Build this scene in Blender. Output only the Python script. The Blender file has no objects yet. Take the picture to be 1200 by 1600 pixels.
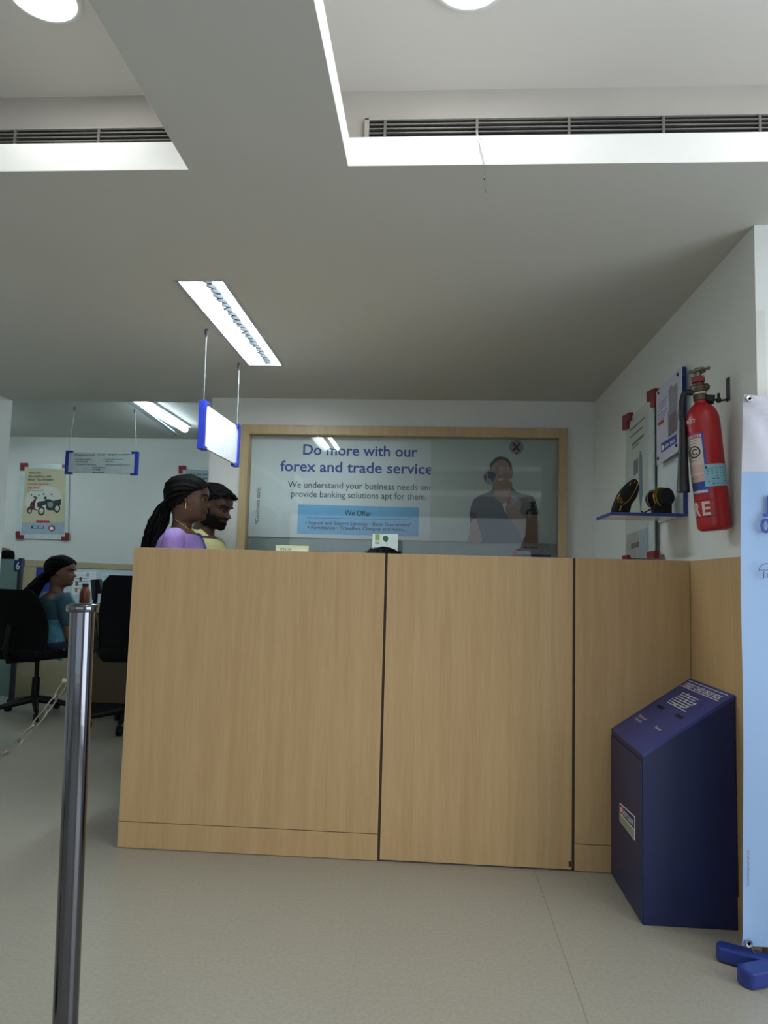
import bpy, bmesh, math, random
from mathutils import Vector, Matrix, noise as mnoise
random.seed(7)
C = bpy.context.scene.collection
sc = bpy.context.scene
V = Vector
PI = math.pi

# ------------------------------------------------------------------ camera
CAMZ = 1.07
FPX = 1170.0
R_ = V((0.99747993, 0.06567507, 0.02684359)); U_ = V((-0.02069328, -0.09259752, 0.99548857)); F_ = V((-0.06786443, 0.99353535, 0.09100513))
CAM = V((0, 0, CAMZ))
cd = bpy.data.cameras.new('camera'); cam = bpy.data.objects.new('camera', cd); C.objects.link(cam)
cd.sensor_fit = 'AUTO'; cd.sensor_width = 36.0; cd.lens = FPX * 36.0 / 1600.0; cd.clip_start = 0.02
m = Matrix((R_, U_, -F_)).transposed().to_4x4(); m.translation = CAM
cam.matrix_world = m
sc.camera = cam

# ------------------------------------------------------------------ light and exposure
sc.view_settings.view_transform = 'Standard'; sc.view_settings.look = 'None'
sc.view_settings.gamma = 1.0; sc.view_settings.use_curve_mapping = False
sc.view_settings.exposure = 0.12
w = bpy.data.worlds.new('world'); sc.world = w; w.use_nodes = True
w.node_tree.nodes['Background'].inputs[0].default_value = (0.75, 0.86, 1.0, 1); w.node_tree.nodes['Background'].inputs[1].default_value = 1.0

def area(name, loc, rot, sx, sy, power, col):
    l = bpy.data.lights.new(name, 'AREA'); l.shape = 'RECTANGLE'; l.size = sx; l.size_y = sy; l.energy = power; l.color = col
    o = bpy.data.objects.new(name, l); C.objects.link(o); o.location = loc; o.rotation_euler = rot
    return o
# daylight through the wide glazed door on the right and the shop-front window behind the camera
area('side_daylight', (2.56, .15, 1.15), (PI/2, 0, PI/2), 2.5, 1.9, 54, (0.90, 0.95, 1.0))
area('window_daylight', (-0.2, -2.93, 1.2), (PI/2, 0, 0), 4.4, 1.85, 4.5, (0.90, 0.95, 1.0))

P_TUBE = 62.0      # emission of the near fluorescent tubes
P_FAR = 22.0       # emission of the far-room tubes
P_DOWN = 38.0      # emission of the downlight discs

# ------------------------------------------------------------------ pixel -> place
def ray(u, v): return F_*FPX + R_*(u-600) + U_*(800-v)
def onP(u, v, p0, n):
    d = ray(u, v); n = V(n); return CAM + d*((V(p0)-CAM).dot(n)/d.dot(n))
def onY(u, v, y): return onP(u, v, (0, y, 0), (0, 1, 0))
def onX(u, v, x): return onP(u, v, (x, 0, 0), (1, 0, 0))
def onZ(u, v, z): return onP(u, v, (0, 0, z), (0, 0, 1))

# ------------------------------------------------------------------ materials
def lin(h):
    if isinstance(h, str):
        h = h.lstrip('#'); c = [int(h[i:i+2], 16)/255 for i in (0, 2, 4)]
        return tuple(x/12.92 if x <= .04045 else ((x+.055)/1.055)**2.4 for x in c)
    return tuple(h)
MATS = {}
def mat(name, col, rough=.5, metal=0., var=.05, scale=30., bump=0., bscale=60., stretch=(1, 1, 1), spec=.5, coat=0.):
    if name in MATS: return MATS[name]
    c = lin(col)
    M = bpy.data.materials.new(name); M.use_nodes = True; nt = M.node_tree; N = nt.nodes; L = nt.links
    b = N['Principled BSDF']; b.inputs['Roughness'].default_value = rough; b.inputs['Metallic'].default_value = metal
    b.inputs['Specular IOR Level'].default_value = spec; b.inputs['Coat Weight'].default_value = coat
    tc = N.new('ShaderNodeTexCoord'); mp = N.new('ShaderNodeMapping'); L.new(tc.outputs['Object'], mp.inputs[0]); mp.inputs['Scale'].default_value = stretch
    nz = N.new('ShaderNodeTexNoise'); nz.inputs['Scale'].default_value = scale; nz.inputs['Detail'].default_value = 4; L.new(mp.outputs[0], nz.inputs['Vector'])
    rp = N.new('ShaderNodeValToRGB'); L.new(nz.outputs[0], rp.inputs[0])
    rp.color_ramp.elements[0].position = .3; rp.color_ramp.elements[1].position = .7
    rp.color_ramp.elements[0].color = (*[x*(1-var) for x in c], 1); rp.color_ramp.elements[1].color = (*[min(1, x*(1+var)) for x in c], 1)
    L.new(rp.outputs[0], b.inputs['Base Color'])
    if bump:
        n2 = N.new('ShaderNodeTexNoise'); n2.inputs['Scale'].default_value = bscale; n2.inputs['Detail'].default_value = 3; L.new(mp.outputs[0], n2.inputs['Vector'])
        bp = N.new('ShaderNodeBump'); bp.inputs['Strength'].default_value = bump; bp.inputs['Distance'].default_value = .01
        L.new(n2.outputs[0], bp.inputs['Height']); L.new(bp.outputs[0], b.inputs['Normal'])
    MATS[name] = M; return M
def emis(name, col, s):
    if name in MATS: return MATS[name]
    M = bpy.data.materials.new(name); M.use_nodes = True; nt = M.node_tree
    b = nt.nodes['Principled BSDF']; b.inputs['Base Color'].default_value = (.9, .9, .9, 1)
    b.inputs['Emission Color'].default_value = (*col, 1); b.inputs['Emission Strength'].default_value = s
    MATS[name] = M; return M
def glassy(name, tint=(.95, .97, .965), refl=1.0, rough=0.02, milk=0., milkcol=(.5, .6, .58)):
    """thin sheet: fresnel reflection over plain transmission, with some milkiness for frosted film"""
    if name in MATS: return MATS[name]
    M = bpy.data.materials.new(name); M.use_nodes = True; nt = M.node_tree; N = nt.nodes; L = nt.links
    for n in list(N):
        if n.type == 'BSDF_PRINCIPLED': N.remove(n)
    out = [n for n in N if n.type == 'OUTPUT_MATERIAL'][0]
    tr = N.new('ShaderNodeBsdfTransparent'); tr.inputs[0].default_value = (*tint, 1)
    gl = N.new('ShaderNodeBsdfGlossy'); gl.inputs['Roughness'].default_value = rough
    fr = N.new('ShaderNodeFresnel'); fr.inputs[0].default_value = 1.5
    ml = N.new('ShaderNodeMath'); ml.operation = 'MULTIPLY'; ml.inputs[1].default_value = refl; L.new(fr.outputs[0], ml.inputs[0])
    base = tr.outputs[0]
    if milk:
        df = N.new('ShaderNodeBsdfDiffuse'); df.inputs[0].default_value = (*milkcol, 1)
        tl = N.new('ShaderNodeBsdfTranslucent'); tl.inputs[0].default_value = (*milkcol, 1)
        ad = N.new('ShaderNodeMixShader'); ad.inputs[0].default_value = .5; L.new(df.outputs[0], ad.inputs[1]); L.new(tl.outputs[0], ad.inputs[2])
        mx = N.new('ShaderNodeMixShader'); mx.inputs[0].default_value = milk; L.new(tr.outputs[0], mx.inputs[1]); L.new(ad.outputs[0], mx.inputs[2]); base = mx.outputs[0]
    m2 = N.new('ShaderNodeMixShader'); L.new(ml.outputs[0], m2.inputs[0]); L.new(base, m2.inputs[1]); L.new(gl.outputs[0], m2.inputs[2])
    L.new(m2.outputs[0], out.inputs[0]); MATS[name] = M; return M
def wood(name, c0, c1, rough=.42, offs=0.):
    if name in MATS: return MATS[name]
    M = bpy.data.materials.new(name); M.use_nodes = True; nt = M.node_tree; N = nt.nodes; L = nt.links
    b = N['Principled BSDF']; b.inputs['Roughness'].default_value = rough; b.inputs['Specular IOR Level'].default_value = .35
    tc = N.new('ShaderNodeTexCoord'); mp = N.new('ShaderNodeMapping'); L.new(tc.outputs['Object'], mp.inputs[0]); mp.inputs['Scale'].default_value = (14, 14, .7); mp.inputs['Location'].default_value = (offs, offs, 0)
    n1 = N.new('ShaderNodeTexNoise'); n1.inputs['Scale'].default_value = 2.2; n1.inputs['Detail'].default_value = 5; n1.inputs['Distortion'].default_value = .4; L.new(mp.outputs[0], n1.inputs['Vector'])
    mp2 = N.new('ShaderNodeMapping'); L.new(tc.outputs['Object'], mp2.inputs[0]); mp2.inputs['Scale'].default_value = (150, 150, 6)
    n2 = N.new('ShaderNodeTexNoise'); n2.inputs['Scale'].default_value = 1.5; n2.inputs['Detail'].default_value = 3; L.new(mp2.outputs[0], n2.inputs['Vector'])
    mx = N.new('ShaderNodeMix'); mx.data_type = 'FLOAT'; mx.inputs[0].default_value = .38; L.new(n1.outputs[0], mx.inputs[2]); L.new(n2.outputs[0], mx.inputs[3])
    rp = N.new('ShaderNodeValToRGB'); L.new(mx.outputs[0], rp.inputs[0]); rp.color_ramp.elements[0].position = .33; rp.color_ramp.elements[1].position = .66
    rp.color_ramp.elements[0].color = (*lin(c0), 1); rp.color_ramp.elements[1].color = (*lin(c1), 1)
    L.new(rp.outputs[0], b.inputs['Base Color']); MATS[name] = M; return M
def floor_mat():
    M = bpy.data.materials.new('floor_tiles'); M.use_nodes = True; nt = M.node_tree; N = nt.nodes; L = nt.links
    b = N['Principled BSDF']; b.inputs['Specular IOR Level'].default_value = .45
    tc = N.new('ShaderNodeTexCoord'); sx = N.new('ShaderNodeSeparateXYZ'); L.new(tc.outputs['Object'], sx.inputs[0])
    def joint(out, off):
        a = N.new('ShaderNodeMath'); a.operation = 'ADD'; a.inputs[1].default_value = 60 - off; L.new(out, a.inputs[0])
        q = N.new('ShaderNodeMath'); q.operation = 'MODULO'; q.inputs[1].default_value = .6; L.new(a.outputs[0], q.inputs[0])
        l = N.new('ShaderNodeMath'); l.operation = 'LESS_THAN'; l.inputs[1].default_value = .0028; L.new(q.outputs[0], l.inputs[0]); return l.outputs[0]
    jx = joint(sx.outputs[0], .400); jy = joint(sx.outputs[1], .30)
    n1 = N.new('ShaderNodeTexNoise'); n1.inputs['Scale'].default_value = 1.1; n1.inputs['Detail'].default_value = 2; L.new(tc.outputs['Object'], n1.inputs['Vector'])
    n2 = N.new('ShaderNodeTexNoise'); n2.inputs['Scale'].default_value = 90; n2.inputs['Detail'].default_value = 3; L.new(tc.outputs['Object'], n2.inputs['Vector'])
    rp = N.new('ShaderNodeValToRGB'); L.new(n2.outputs[0], rp.inputs[0]); rp.color_ramp.elements[0].position = .3; rp.color_ramp.elements[1].position = .7
    rp.color_ramp.elements[0].color = (*lin('#999588'), 1); rp.color_ramp.elements[1].color = (*lin('#a5a194'), 1)
    # the joint at one side of the room is dirty, the others hardly show
    near = N.new('ShaderNodeMath'); near.operation = 'COMPARE'; near.inputs[1].default_value = .40; near.inputs[2].default_value = .1; L.new(sx.outputs[0], near.inputs[0])
    st = N.new('ShaderNodeMapRange'); L.new(near.outputs[0], st.inputs[0]); st.inputs[3].default_value = .10; st.inputs[4].default_value = .55
    fx = N.new('ShaderNodeMath'); fx.operation = 'MULTIPLY'; L.new(jx, fx.inputs[0]); L.new(st.outputs[0], fx.inputs[1])
    fy = N.new('ShaderNodeMath'); fy.operation = 'MULTIPLY'; L.new(jy, fy.inputs[0]); fy.inputs[1].default_value = .05
    mxx = N.new('ShaderNodeMath'); mxx.operation = 'MAXIMUM'; L.new(fx.outputs[0], mxx.inputs[0]); L.new(fy.outputs[0], mxx.inputs[1])
    mx = N.new('ShaderNodeMix'); mx.data_type = 'RGBA'; L.new(mxx.outputs[0], mx.inputs[0]); L.new(rp.outputs[0], mx.inputs[6]); mx.inputs[7].default_value = (*lin('#57503f'), 1)
    L.new(mx.outputs[2], b.inputs['Base Color'])
    rr = N.new('ShaderNodeMapRange'); L.new(n1.outputs[0], rr.inputs[0]); rr.inputs[3].default_value = .24; rr.inputs[4].default_value = .42; L.new(rr.outputs[0], b.inputs['Roughness'])
    return M

# ------------------------------------------------------------------ mesh builder
class MB:
    def __init__(s): s.v = []; s.f = []
    def add(s, vs, fs):
        k = len(s.v); s.v += [V(p) for p in vs]; s.f += [tuple(i+k for i in f) for f in fs]; return s
    def box(s, x0, x1, y0, y1, z0, z1):
        return s.add([(x, y, z) for z in (z0, z1) for y in (y0, y1) for x in (x0, x1)],
                     [(0, 2, 3, 1), (4, 5, 7, 6), (0, 1, 5, 4), (2, 6, 7, 3), (0, 4, 6, 2), (1, 3, 7, 5)])
    def obox(s, c, ax, ay, az):       # oriented box: centre and three half-axis vectors
        c = V(c); ax = V(ax); ay = V(ay); az = V(az)
        return s.add([c+ax*i+ay*j+az*k for k in (-1, 1) for j in (-1, 1) for i in (-1, 1)],
                     [(0, 2, 3, 1), (4, 5, 7, 6), (0, 1, 5, 4), (2, 6, 7, 3), (0, 4, 6, 2), (1, 3, 7, 5)])
    def prism(s, pts, d):             # planar polygon pushed along d
        n = len(pts); d = V(d); pts = [V(p) for p in pts]
        return s.add(pts+[p+d for p in pts], [tuple(range(n))[::-1], tuple(range(n, 2*n))]+[(i, (i+1) % n, (i+1) % n+n, i+n) for i in range(n)])
    def tube(s, pts, r, n=12, cap=True, closed=False):
        pts = [V(p) for p in pts]; rs = r if isinstance(r, (list, tuple)) else [r]*len(pts)
        m_ = len(pts); vs = []; prev = None
        for i, p in enumerate(pts):
            a = pts[(i-1) % m_] if (closed or i > 0) else p; b = pts[(i+1) % m_] if (closed or i < m_-1) else p
            t = (b-a).normalized()
            if prev is None:
                u = t.cross(V((0, 0, 1)));  u = t.cross(V((0, 1, 0))) if u.length < .1 else u
            else: u = prev - t*prev.dot(t)
            u.normalize(); prev = u; q = t.cross(u)
            vs += [p+(u*math.cos(2*PI*k/n)+q*math.sin(2*PI*k/n))*rs[i] for k in range(n)]
        fs = []
        for i in range(m_ if closed else m_-1):
            j = (i+1) % m_
            fs += [(i*n+k, i*n+(k+1) % n, j*n+(k+1) % n, j*n+k) for k in range(n)]
        if cap and not closed: fs += [tuple(range(n))[::-1], tuple((m_-1)*n+k for k in range(n))]
        return s.add(vs, fs)
    def lathe(s, prof, base, axis, n=32):  # prof: (radius, height)
        base = V(base); a = V(axis).normalized(); u = a.cross(V((0, 1, 0))); u = a.cross(V((1, 0, 0))) if u.length < .1 else u
        u.normalize(); q = a.cross(u); vs = []
        for r, h in prof: vs += [base+a*h+(u*math.cos(2*PI*k/n)+q*math.sin(2*PI*k/n))*max(r, 1e-5) for k in range(n)]
        fs = [(i*n+k, i*n+(k+1) % n, (i+1)*n+(k+1) % n, (i+1)*n+k) for i in range(len(prof)-1) for k in range(n)]
        fs += [tuple(range(n))[::-1], tuple((len(prof)-1)*n+k for k in range(n))]
        return s.add(vs, fs)
    def ball(s, c, r, n=16, sc_=(1, 1, 1)):
        c = V(c); vs = []; m_ = n//2
        for i in range(m_+1):
            t = PI*i/m_
            vs += [c+V((max(math.sin(t), 1e-4)*math.cos(2*PI*k/n)*r*sc_[0], max(math.sin(t), 1e-4)*math.sin(2*PI*k/n)*r*sc_[1], math.cos(t)*r*sc_[2])) for k in range(n)]
        fs = [(i*n+k, (i+1)*n+k, (i+1)*n+(k+1) % n, i*n+(k+1) % n) for i in range(m_) for k in range(n)]
        fs += [tuple(range(n)), tuple(m_*n+k for k in range(n))[::-1]]
        return s.add(vs, fs)
    def caps(s, a, b, ra, rb, n=14):   # tapered limb with round ends
        s.tube([a, b], [ra, rb], n); s.ball(a, ra, n); s.ball(b, rb, n); return s
    def rings(s, rs):                  # closed loft through rings of equal size
        n = len(rs[0]); vs = [p for r in rs for p in r]
        fs = [(i*n+k, i*n+(k+1) % n, (i+1)*n+(k+1) % n, (i+1)*n+k) for i in range(len(rs)-1) for k in range(n)]
        fs += [tuple(range(n))[::-1], tuple((len(rs)-1)*n+k for k in range(n))]
        return s.add(vs, fs)
    def disc(s, c, ux, uy, n=32):
        c = V(c); return s.add([c+V(ux)*math.cos(2*PI*k/n)+V(uy)*math.sin(2*PI*k/n) for k in range(n)], [tuple(range(n))])
    def ring(s, c, ux, uy, k0, n=32):
        c = V(c); o = [c+V(ux)*math.cos(2*PI*k/n)+V(uy)*math.sin(2*PI*k/n) for k in range(n)]; i_ = [c+(p-c)*k0 for p in o]
        return s.add(o+i_, [(k, (k+1) % n, (k+1) % n+n, k+n) for k in range(n)])
    def poly(s, pts): return s.add(pts, [tuple(range(len(pts)))])

ROOT = {}
def rootm(o):
    while o.parent: o = o.parent
    return ROOT.get(o.name, Matrix.Identity(4))
def make(name, mb, m_, parent=None, bevel=0., smooth=None, local=False, seg=2):
    me = bpy.data.meshes.new(name)
    vs = mb.v
    if parent is not None and not local:
        inv = rootm(parent).inverted(); vs = [inv @ p for p in vs]
    me.from_pydata([tuple(p) for p in vs], [], mb.f)
    bm = bmesh.new(); bm.from_mesh(me)
    if bevel: bmesh.ops.recalc_face_normals(bm, faces=bm.faces)
    if bevel:
        es = [e for e in bm.edges if len(e.link_faces) == 2 and e.calc_face_angle(0) > .5]
        bmesh.ops.bevel(bm, geom=es, offset=bevel, segments=seg, profile=.6, affect='EDGES', clamp_overlap=True)
    bm.to_mesh(me); bm.free()
    if smooth:
        for p in me.polygons: p.use_smooth = True
        me.set_sharp_from_angle(angle=math.radians(smooth))
    me.materials.append(m_)
    o = bpy.data.objects.new(name, me); C.objects.link(o)
    if parent is not None: o.parent = parent
    return o
def tag(o, label, cat, group=None):
    o['label'] = label; o['category'] = cat
    if group: o['group'] = group
    return o
def thing(name, label, cat, loc=(0, 0, 0), rz=0., group=None):
    o = bpy.data.objects.new(name, None); C.objects.link(o); o.empty_display_size = .05
    o.location = loc; o.rotation_euler = (0, 0, rz); ROOT[o.name] = Matrix.Translation(V(loc)) @ Matrix.Rotation(rz, 4, 'Z')
    return tag(o, label, cat, group)
def struct(name, mb, m_, parent=None, **k):
    o = make(name, mb, m_, parent, **k); o['kind'] = 'structure'; return o
def copy_tree(o, parent=None):
    c = o.copy(); C.objects.link(c)
    if parent is not None: c.parent = parent
    for ch in list(o.children): copy_tree(ch, c)
    return c

# ------------------------------------------------------------------ lettering
_tc = {}
def glyphs(s, bold=0.):
    k = (s, bold)
    if k in _tc: return _tc[k]
    cu = bpy.data.curves.new('t', 'FONT'); cu.body = s; cu.size = 1; cu.resolution_u = 3; cu.offset = bold
    o = bpy.data.objects.new('t', cu); C.objects.link(o)
    bpy.context.view_layer.update()
    me = bpy.data.meshes.new_from_object(o.evaluated_get(bpy.context.evaluated_depsgraph_get()))
    vs = [v.co.copy() for v in me.vertices]; fs = [tuple(p.vertices) for p in me.polygons]
    bpy.data.objects.remove(o); bpy.data.curves.remove(cu); bpy.data.meshes.remove(me)
    x0 = min(v.x for v in vs); x1 = max(v.x for v in vs)
    _tc[k] = ([V((v.x-x0, v.y, 0)) for v in vs], fs, x1-x0); return _tc[k]
def text(mb, s, a, b, up, cap=None, bold=0., lift=(0, 0, 0)):
    """write s from point a to point b (baseline), up = up direction, cap = capital height in metres"""
    vs, fs, wd = glyphs(s, bold); a = V(a); b = V(b); d = (b-a); k = d.length/wd; dx = d.normalized(); up = V(up).normalized()
    ky = k if cap is None else cap/.70
    mb.add([a+V(lift)+dx*(v.x*k)+up*(v.y*ky) for v in vs], fs); return mb
def ctr(pts, n=5):     # smooth closed outline through points
    out = []; m_ = len(pts)
    for i in range(m_):
        p0, p1, p2, p3 = [V(pts[(i+j-1) % m_]) for j in range(4)]
        for k in range(n):
            t = k/n
            out.append(.5*((2*p1)+(p2-p0)*t+(2*p0-5*p1+4*p2-p3)*t*t+(3*p1-p0-3*p2+p3)*t**3))
    return out

# ================================================================== SETTING
ZC = 2.231; W = .998; YB = 4.7275; Y0 = 2.9676; H = 1.1772; YL = 4.87; XL = -2.908
ZF = 2.50; YF = (onZ(150, 684, ZF)).y; TRZ = 2.60; COVE = 2.215; LIP = .085
YFRONT = -3.0; XRR = 2.6; YR = 2.37
paint = mat('white_wall_paint', '#d3d5d0', .7, var=.015, scale=3, bump=.02, bscale=180)
paint_side = mat('grey_white_wall_paint', '#dbdfdb', .7, var=.02, scale=3, bump=.02, bscale=180)
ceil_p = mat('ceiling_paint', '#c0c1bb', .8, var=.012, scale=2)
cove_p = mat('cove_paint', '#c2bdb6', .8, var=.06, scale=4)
lip_p = mat('lit_lip_white', '#f4f4f0', .5, var=.01)  # paler than the cove: the stronger light on the lips, put into colour

fl = MB().box(-6, XRR, YFRONT, YF, -.1, 0); struct('floor', fl, floor_mat())
# soffit with tray openings and the slot of the fluorescent lamp
FX0, FX1, FY0, FY1 = -1.037, -.852, 2.809, 3.967
holes = [(-1.95, -.7265, -.6, 2.0125), (-.2655, 2.45, -.6, 2.003), (FX0, FX1, FY0, FY1)]
def grid_slab(x0, x1, y0, y1, z0, z1, hs):
    xs = sorted({x0, x1, *[h for q in hs for h in q[:2]]}); ys = sorted({y0, y1, *[h for q in hs for h in q[2:]]})
    mb = MB(); xs = [x for x in xs if x0 <= x <= x1]; ys = [y for y in ys if y0 <= y <= y1]
    solid = lambda i, j: 0 <= i < len(xs)-1 and 0 <= j < len(ys)-1 and not any(q[0] < (xs[i]+xs[i+1])/2 < q[1] and q[2] < (ys[j]+ys[j+1])/2 < q[3] for q in hs)
    for i in range(len(xs)-1):
        for j in range(len(ys)-1):
            if not solid(i, j): continue
            a, b, c, d = xs[i], xs[i+1], ys[j], ys[j+1]
            mb.add([(a, c, z0), (b, c, z0), (b, d, z0), (a, d, z0)], [(3, 2, 1, 0)]); mb.add([(a, c, z1), (b, c, z1), (b, d, z1), (a, d, z1)], [(0, 1, 2, 3)])
            for ok, p, q in ((solid(i-1, j), (a, d), (a, c)), (solid(i+1, j), (b, c), (b, d)), (solid(i, j-1), (a, c), (b, c)), (solid(i, j+1), (b, d), (a, d))):
                if not ok: mb.add([(*p, z0), (*q, z0), (*q, z1), (*p, z1)], [(0, 1, 2, 3)])
    return mb
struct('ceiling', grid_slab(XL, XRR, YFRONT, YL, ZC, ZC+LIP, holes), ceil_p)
# lips round the tray openings, whitened for the light they catch
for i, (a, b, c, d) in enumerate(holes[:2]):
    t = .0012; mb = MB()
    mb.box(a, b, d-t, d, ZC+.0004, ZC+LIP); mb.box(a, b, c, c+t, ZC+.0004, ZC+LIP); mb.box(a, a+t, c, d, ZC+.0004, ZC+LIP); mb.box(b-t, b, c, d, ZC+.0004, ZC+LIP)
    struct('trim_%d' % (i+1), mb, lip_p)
# tray cavities: upper ceiling and cove walls
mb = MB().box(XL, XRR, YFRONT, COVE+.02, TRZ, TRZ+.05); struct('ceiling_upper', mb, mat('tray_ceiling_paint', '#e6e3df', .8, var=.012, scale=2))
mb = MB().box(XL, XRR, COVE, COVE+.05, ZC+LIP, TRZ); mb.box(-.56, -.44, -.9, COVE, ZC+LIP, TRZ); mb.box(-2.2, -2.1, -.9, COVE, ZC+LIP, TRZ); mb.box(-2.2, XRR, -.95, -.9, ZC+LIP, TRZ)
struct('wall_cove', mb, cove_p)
# far room ceiling and the step up to it
struct('ceiling_far', MB().box(-6, .6, YL-.1, YF+.1, ZF, ZF+.05), ceil_p)
struct('trim_3', MB().box(XL-3, .6, YL-.06, YL, ZC+LIP, ZF), ceil_p)
# walls
WX = -1.469
wg = [onY(371, 858, YB).x, onY(884, 869, YB).x, .78, 2.05]     # window outer rect
GX0, GX1, GZ1 = -1.205, .768, 1.989
wb = MB(); wb.box(WX, wg[0]+.02, YB, YB+.12, 0, ZC); wb.box(wg[1]-.02, W+.1, YB, YB+.12, 0, ZC); wb.box(wg[0]+.02, wg[1]-.02, YB, YB+.12, 2.03, ZC); wb.box(wg[0]+.02, wg[1]-.02, YB, YB+.12, 0, .8)
struct('wall_back', wb, paint)
struct('wall_behind_window', MB().box(wg[0]+.02, wg[1]-.02, YB+.2, YB+.24, .6, 2.2), mat('grey_backing', '#8f9894', .7))
struct('wall_right', MB().box(W, W+.12, YR, YB+.12, 0, ZC), paint_side)
rw = MB(); rw.box(W+.12, W+.125+.9, YR+.001, YR+.12, 1.951, ZC); rw.box(W+.0, 1.027, YR-.001, YR+.0, 0, 1.951); rw.box(1.95, XRR, YR, YR+.12, 0, ZC)
struct('wall_return', rw, paint)
struct('door_1', MB().box(1.12, 1.95, YR+.03, YR+.07, 0, 1.951), mat('dark_opening_fill', '#3a3b3c', .5))  # dark slab filling the opening; its tone is the dimness beyond
struct('wall_left', MB().box(XL-.15, XL, YFRONT, YL, 0, ZC), paint_side)
struct('wall_far', MB().box(-6, .6, YF, YF+.1, 0, ZF), paint)
struct('wall_far_left', MB().box(-6.1, -6, YL, YF+.1, 0, ZF), paint)
struct('wall_far_right', MB().box(.6, .7, YB+.12, YF+.1, 0, ZF), paint)
struct('wall_left_far', MB().box(-6, XL-.15, YL-.12, YL-.01, 0, ZF), paint)
ws = MB(); ws.box(XRR, XRR+.1, YFRONT, -1.15, 0, ZC); ws.box(XRR, XRR+.1, 1.45, YR+.12, 0, ZC); ws.box(XRR, XRR+.1, -1.15, 1.45, 2.14, ZC); ws.box(XRR, XRR+.1, -1.15, 1.45, 0, .16)
struct('wall_side', ws, paint)
wf = MB(); wf.box(XL, -2.45, YFRONT-.1, YFRONT, 0, ZC); wf.box(2.05, XRR, YFRONT-.1, YFRONT, 0, ZC); wf.box(-2.45, 2.05, YFRONT-.1, YFRONT, 2.15, ZC); wf.box(-2.45, 2.05, YFRONT-.1, YFRONT, 0, .25)
struct('wall_front', wf, paint)
# laminate wainscot on the right wall
lam = wood('beige_wood_laminate', '#b9996c', '#c7a87c')
lam2 = wood('beige_wood_laminate_dark', '#b29266', '#c0a176', offs=3.)
struct('trim_4', MB().box(W-.012, W+.0005, YR+.0, Y0, .0, H), lam2, bevel=.001)
struct('baseboard_right', MB().box(W-.016, W-.012, YR, Y0, .0, .1), lam2)
dark_gap = mat('dark_gap', '#3a2a1c', .7)
# the glazed window in the back wall, with its wooden frame
fr = wood('window_frame_wood', '#a8926c', '#b7a27c', offs=7.)
wn = MB(); yA = YB-.035
wn.box(wg[0], GX0, yA, YB+.1, .78, wg[3]); wn.box(GX1, wg[1], yA, YB+.1, .78, wg[3]); wn.box(GX0, GX1, yA, YB+.1, GZ1, wg[3]); wn.box(GX0, GX1, yA, YB+.1, .78, .84)
win = struct('window_1', wn, fr, bevel=.003)
struct('glass_pane', MB().box(GX0, GX1, YB+.012, YB+.018, .84, GZ1), glassy('window_glass', refl=1.0), win)

# ================================================================== COUNTER
def counter_unit(name, label, x0, x1, skirt, wd, extra=None):
    t = thing(name, label, 'counter', ((x0+x1)/2, Y0+.25, 0))
    y = Y0
    if skirt:
        make('front_panel', MB().box(x0, x1, y, y+.018, .1015, H), wd, t, bevel=.0012)
        make('skirting', MB().box(x0, x1, y, y+.018, .002, .099), wd, t, bevel=.0012)
    make('side_panel', MB().box(x0, x0+.018, y+.019, y+.5, .002, H-.019), wd, t, bevel=.001)
    make('side_panel', MB().box(x1-.018, x1, y+.019, y+.5, .002, H-.019), wd, t, bevel=.001)
    make('top_panel', MB().box(x0, x1, y+.0185, y+.5, H-.018, H), wd, t, bevel=.001)
    return t
XA, XB_, XC, XD = -1.2159, -.1884, .5449, W-.013
counter_unit('service_counter', 'long beige wood-laminate counter unit with skirting, left of the counter flap door', XA, XB_-.005, True, lam)
counter_unit('service_counter', 'narrow beige wood-laminate counter unit against right wall behind the blue drop box', XC+.006, XD, True, lam2)
d_ = thing('counter_door', 'plain beige laminate door closing the gap between the two counter units', 'door', ((XB_+XC)/2, Y0+.02, 0))
make('door_panel', MB().box(XB_+.005, XC-.004, Y0+.001, Y0+.022, .006, H), lam, d_, bevel=.0015)
q = onY(891, 1354, Y0)
make('door_catch', MB().box(q.x-.006, q.x+.004, Y0-.003, Y0+.001, .018, .038), mat('brown_catch', '#4a3520', .6), d_, bevel=.001)
make('edge_strip', MB().box(XB_-.0045, XB_+.0045, Y0+.004, Y0+.02, .002, H-.001), dark_gap, d_)
make('edge_strip', MB().box(XC-.0035, XC+.0055, Y0+.004, Y0+.02, .002, H-.001), dark_gap, d_)

# ================================================================== DROP BOX
bx0, bx1, by0, by1 = .684, W-.0165, 2.542, Y0-.004; zl, zh = .531, .731
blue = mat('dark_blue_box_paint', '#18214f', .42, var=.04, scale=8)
blue_lit = mat('box_blue_lit_top', '#2d3878', .45, var=.05, scale=14)  # body paint made lighter: light from above put into the lid colour
white_print = mat('white_print', '#e6e8ea', .6)
grey_print = mat('pale_grey_print', '#b9bcc4', .6)
db = thing('drop_box', 'dark blue metal card drop box with sloping top beside right wall', 'drop box', ((bx0+bx1)/2, (by0+by1)/2, 0))
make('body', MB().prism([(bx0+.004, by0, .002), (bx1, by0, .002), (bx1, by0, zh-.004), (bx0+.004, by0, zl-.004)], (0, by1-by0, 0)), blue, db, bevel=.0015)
lid_d = V((bx1-bx0, 0, zh-zl)).normalized(); lid_n = V((-lid_d.z, 0, lid_d.x)); LO = V((bx0, by0-.001, zl))
lid = make('lid', MB().prism([LO, LO+lid_d*(V((bx1-bx0, 0, zh-zl)).length), LO+lid_d*(V((bx1-bx0, 0, zh-zl)).length)-lid_n*.012, LO-lid_n*.012], (0, by1-by0+.002, 0)), blue_lit, db, bevel=.0015)
LL = V((bx1-bx0, 0, zh-zl)).length; LW = by1-by0
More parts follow.
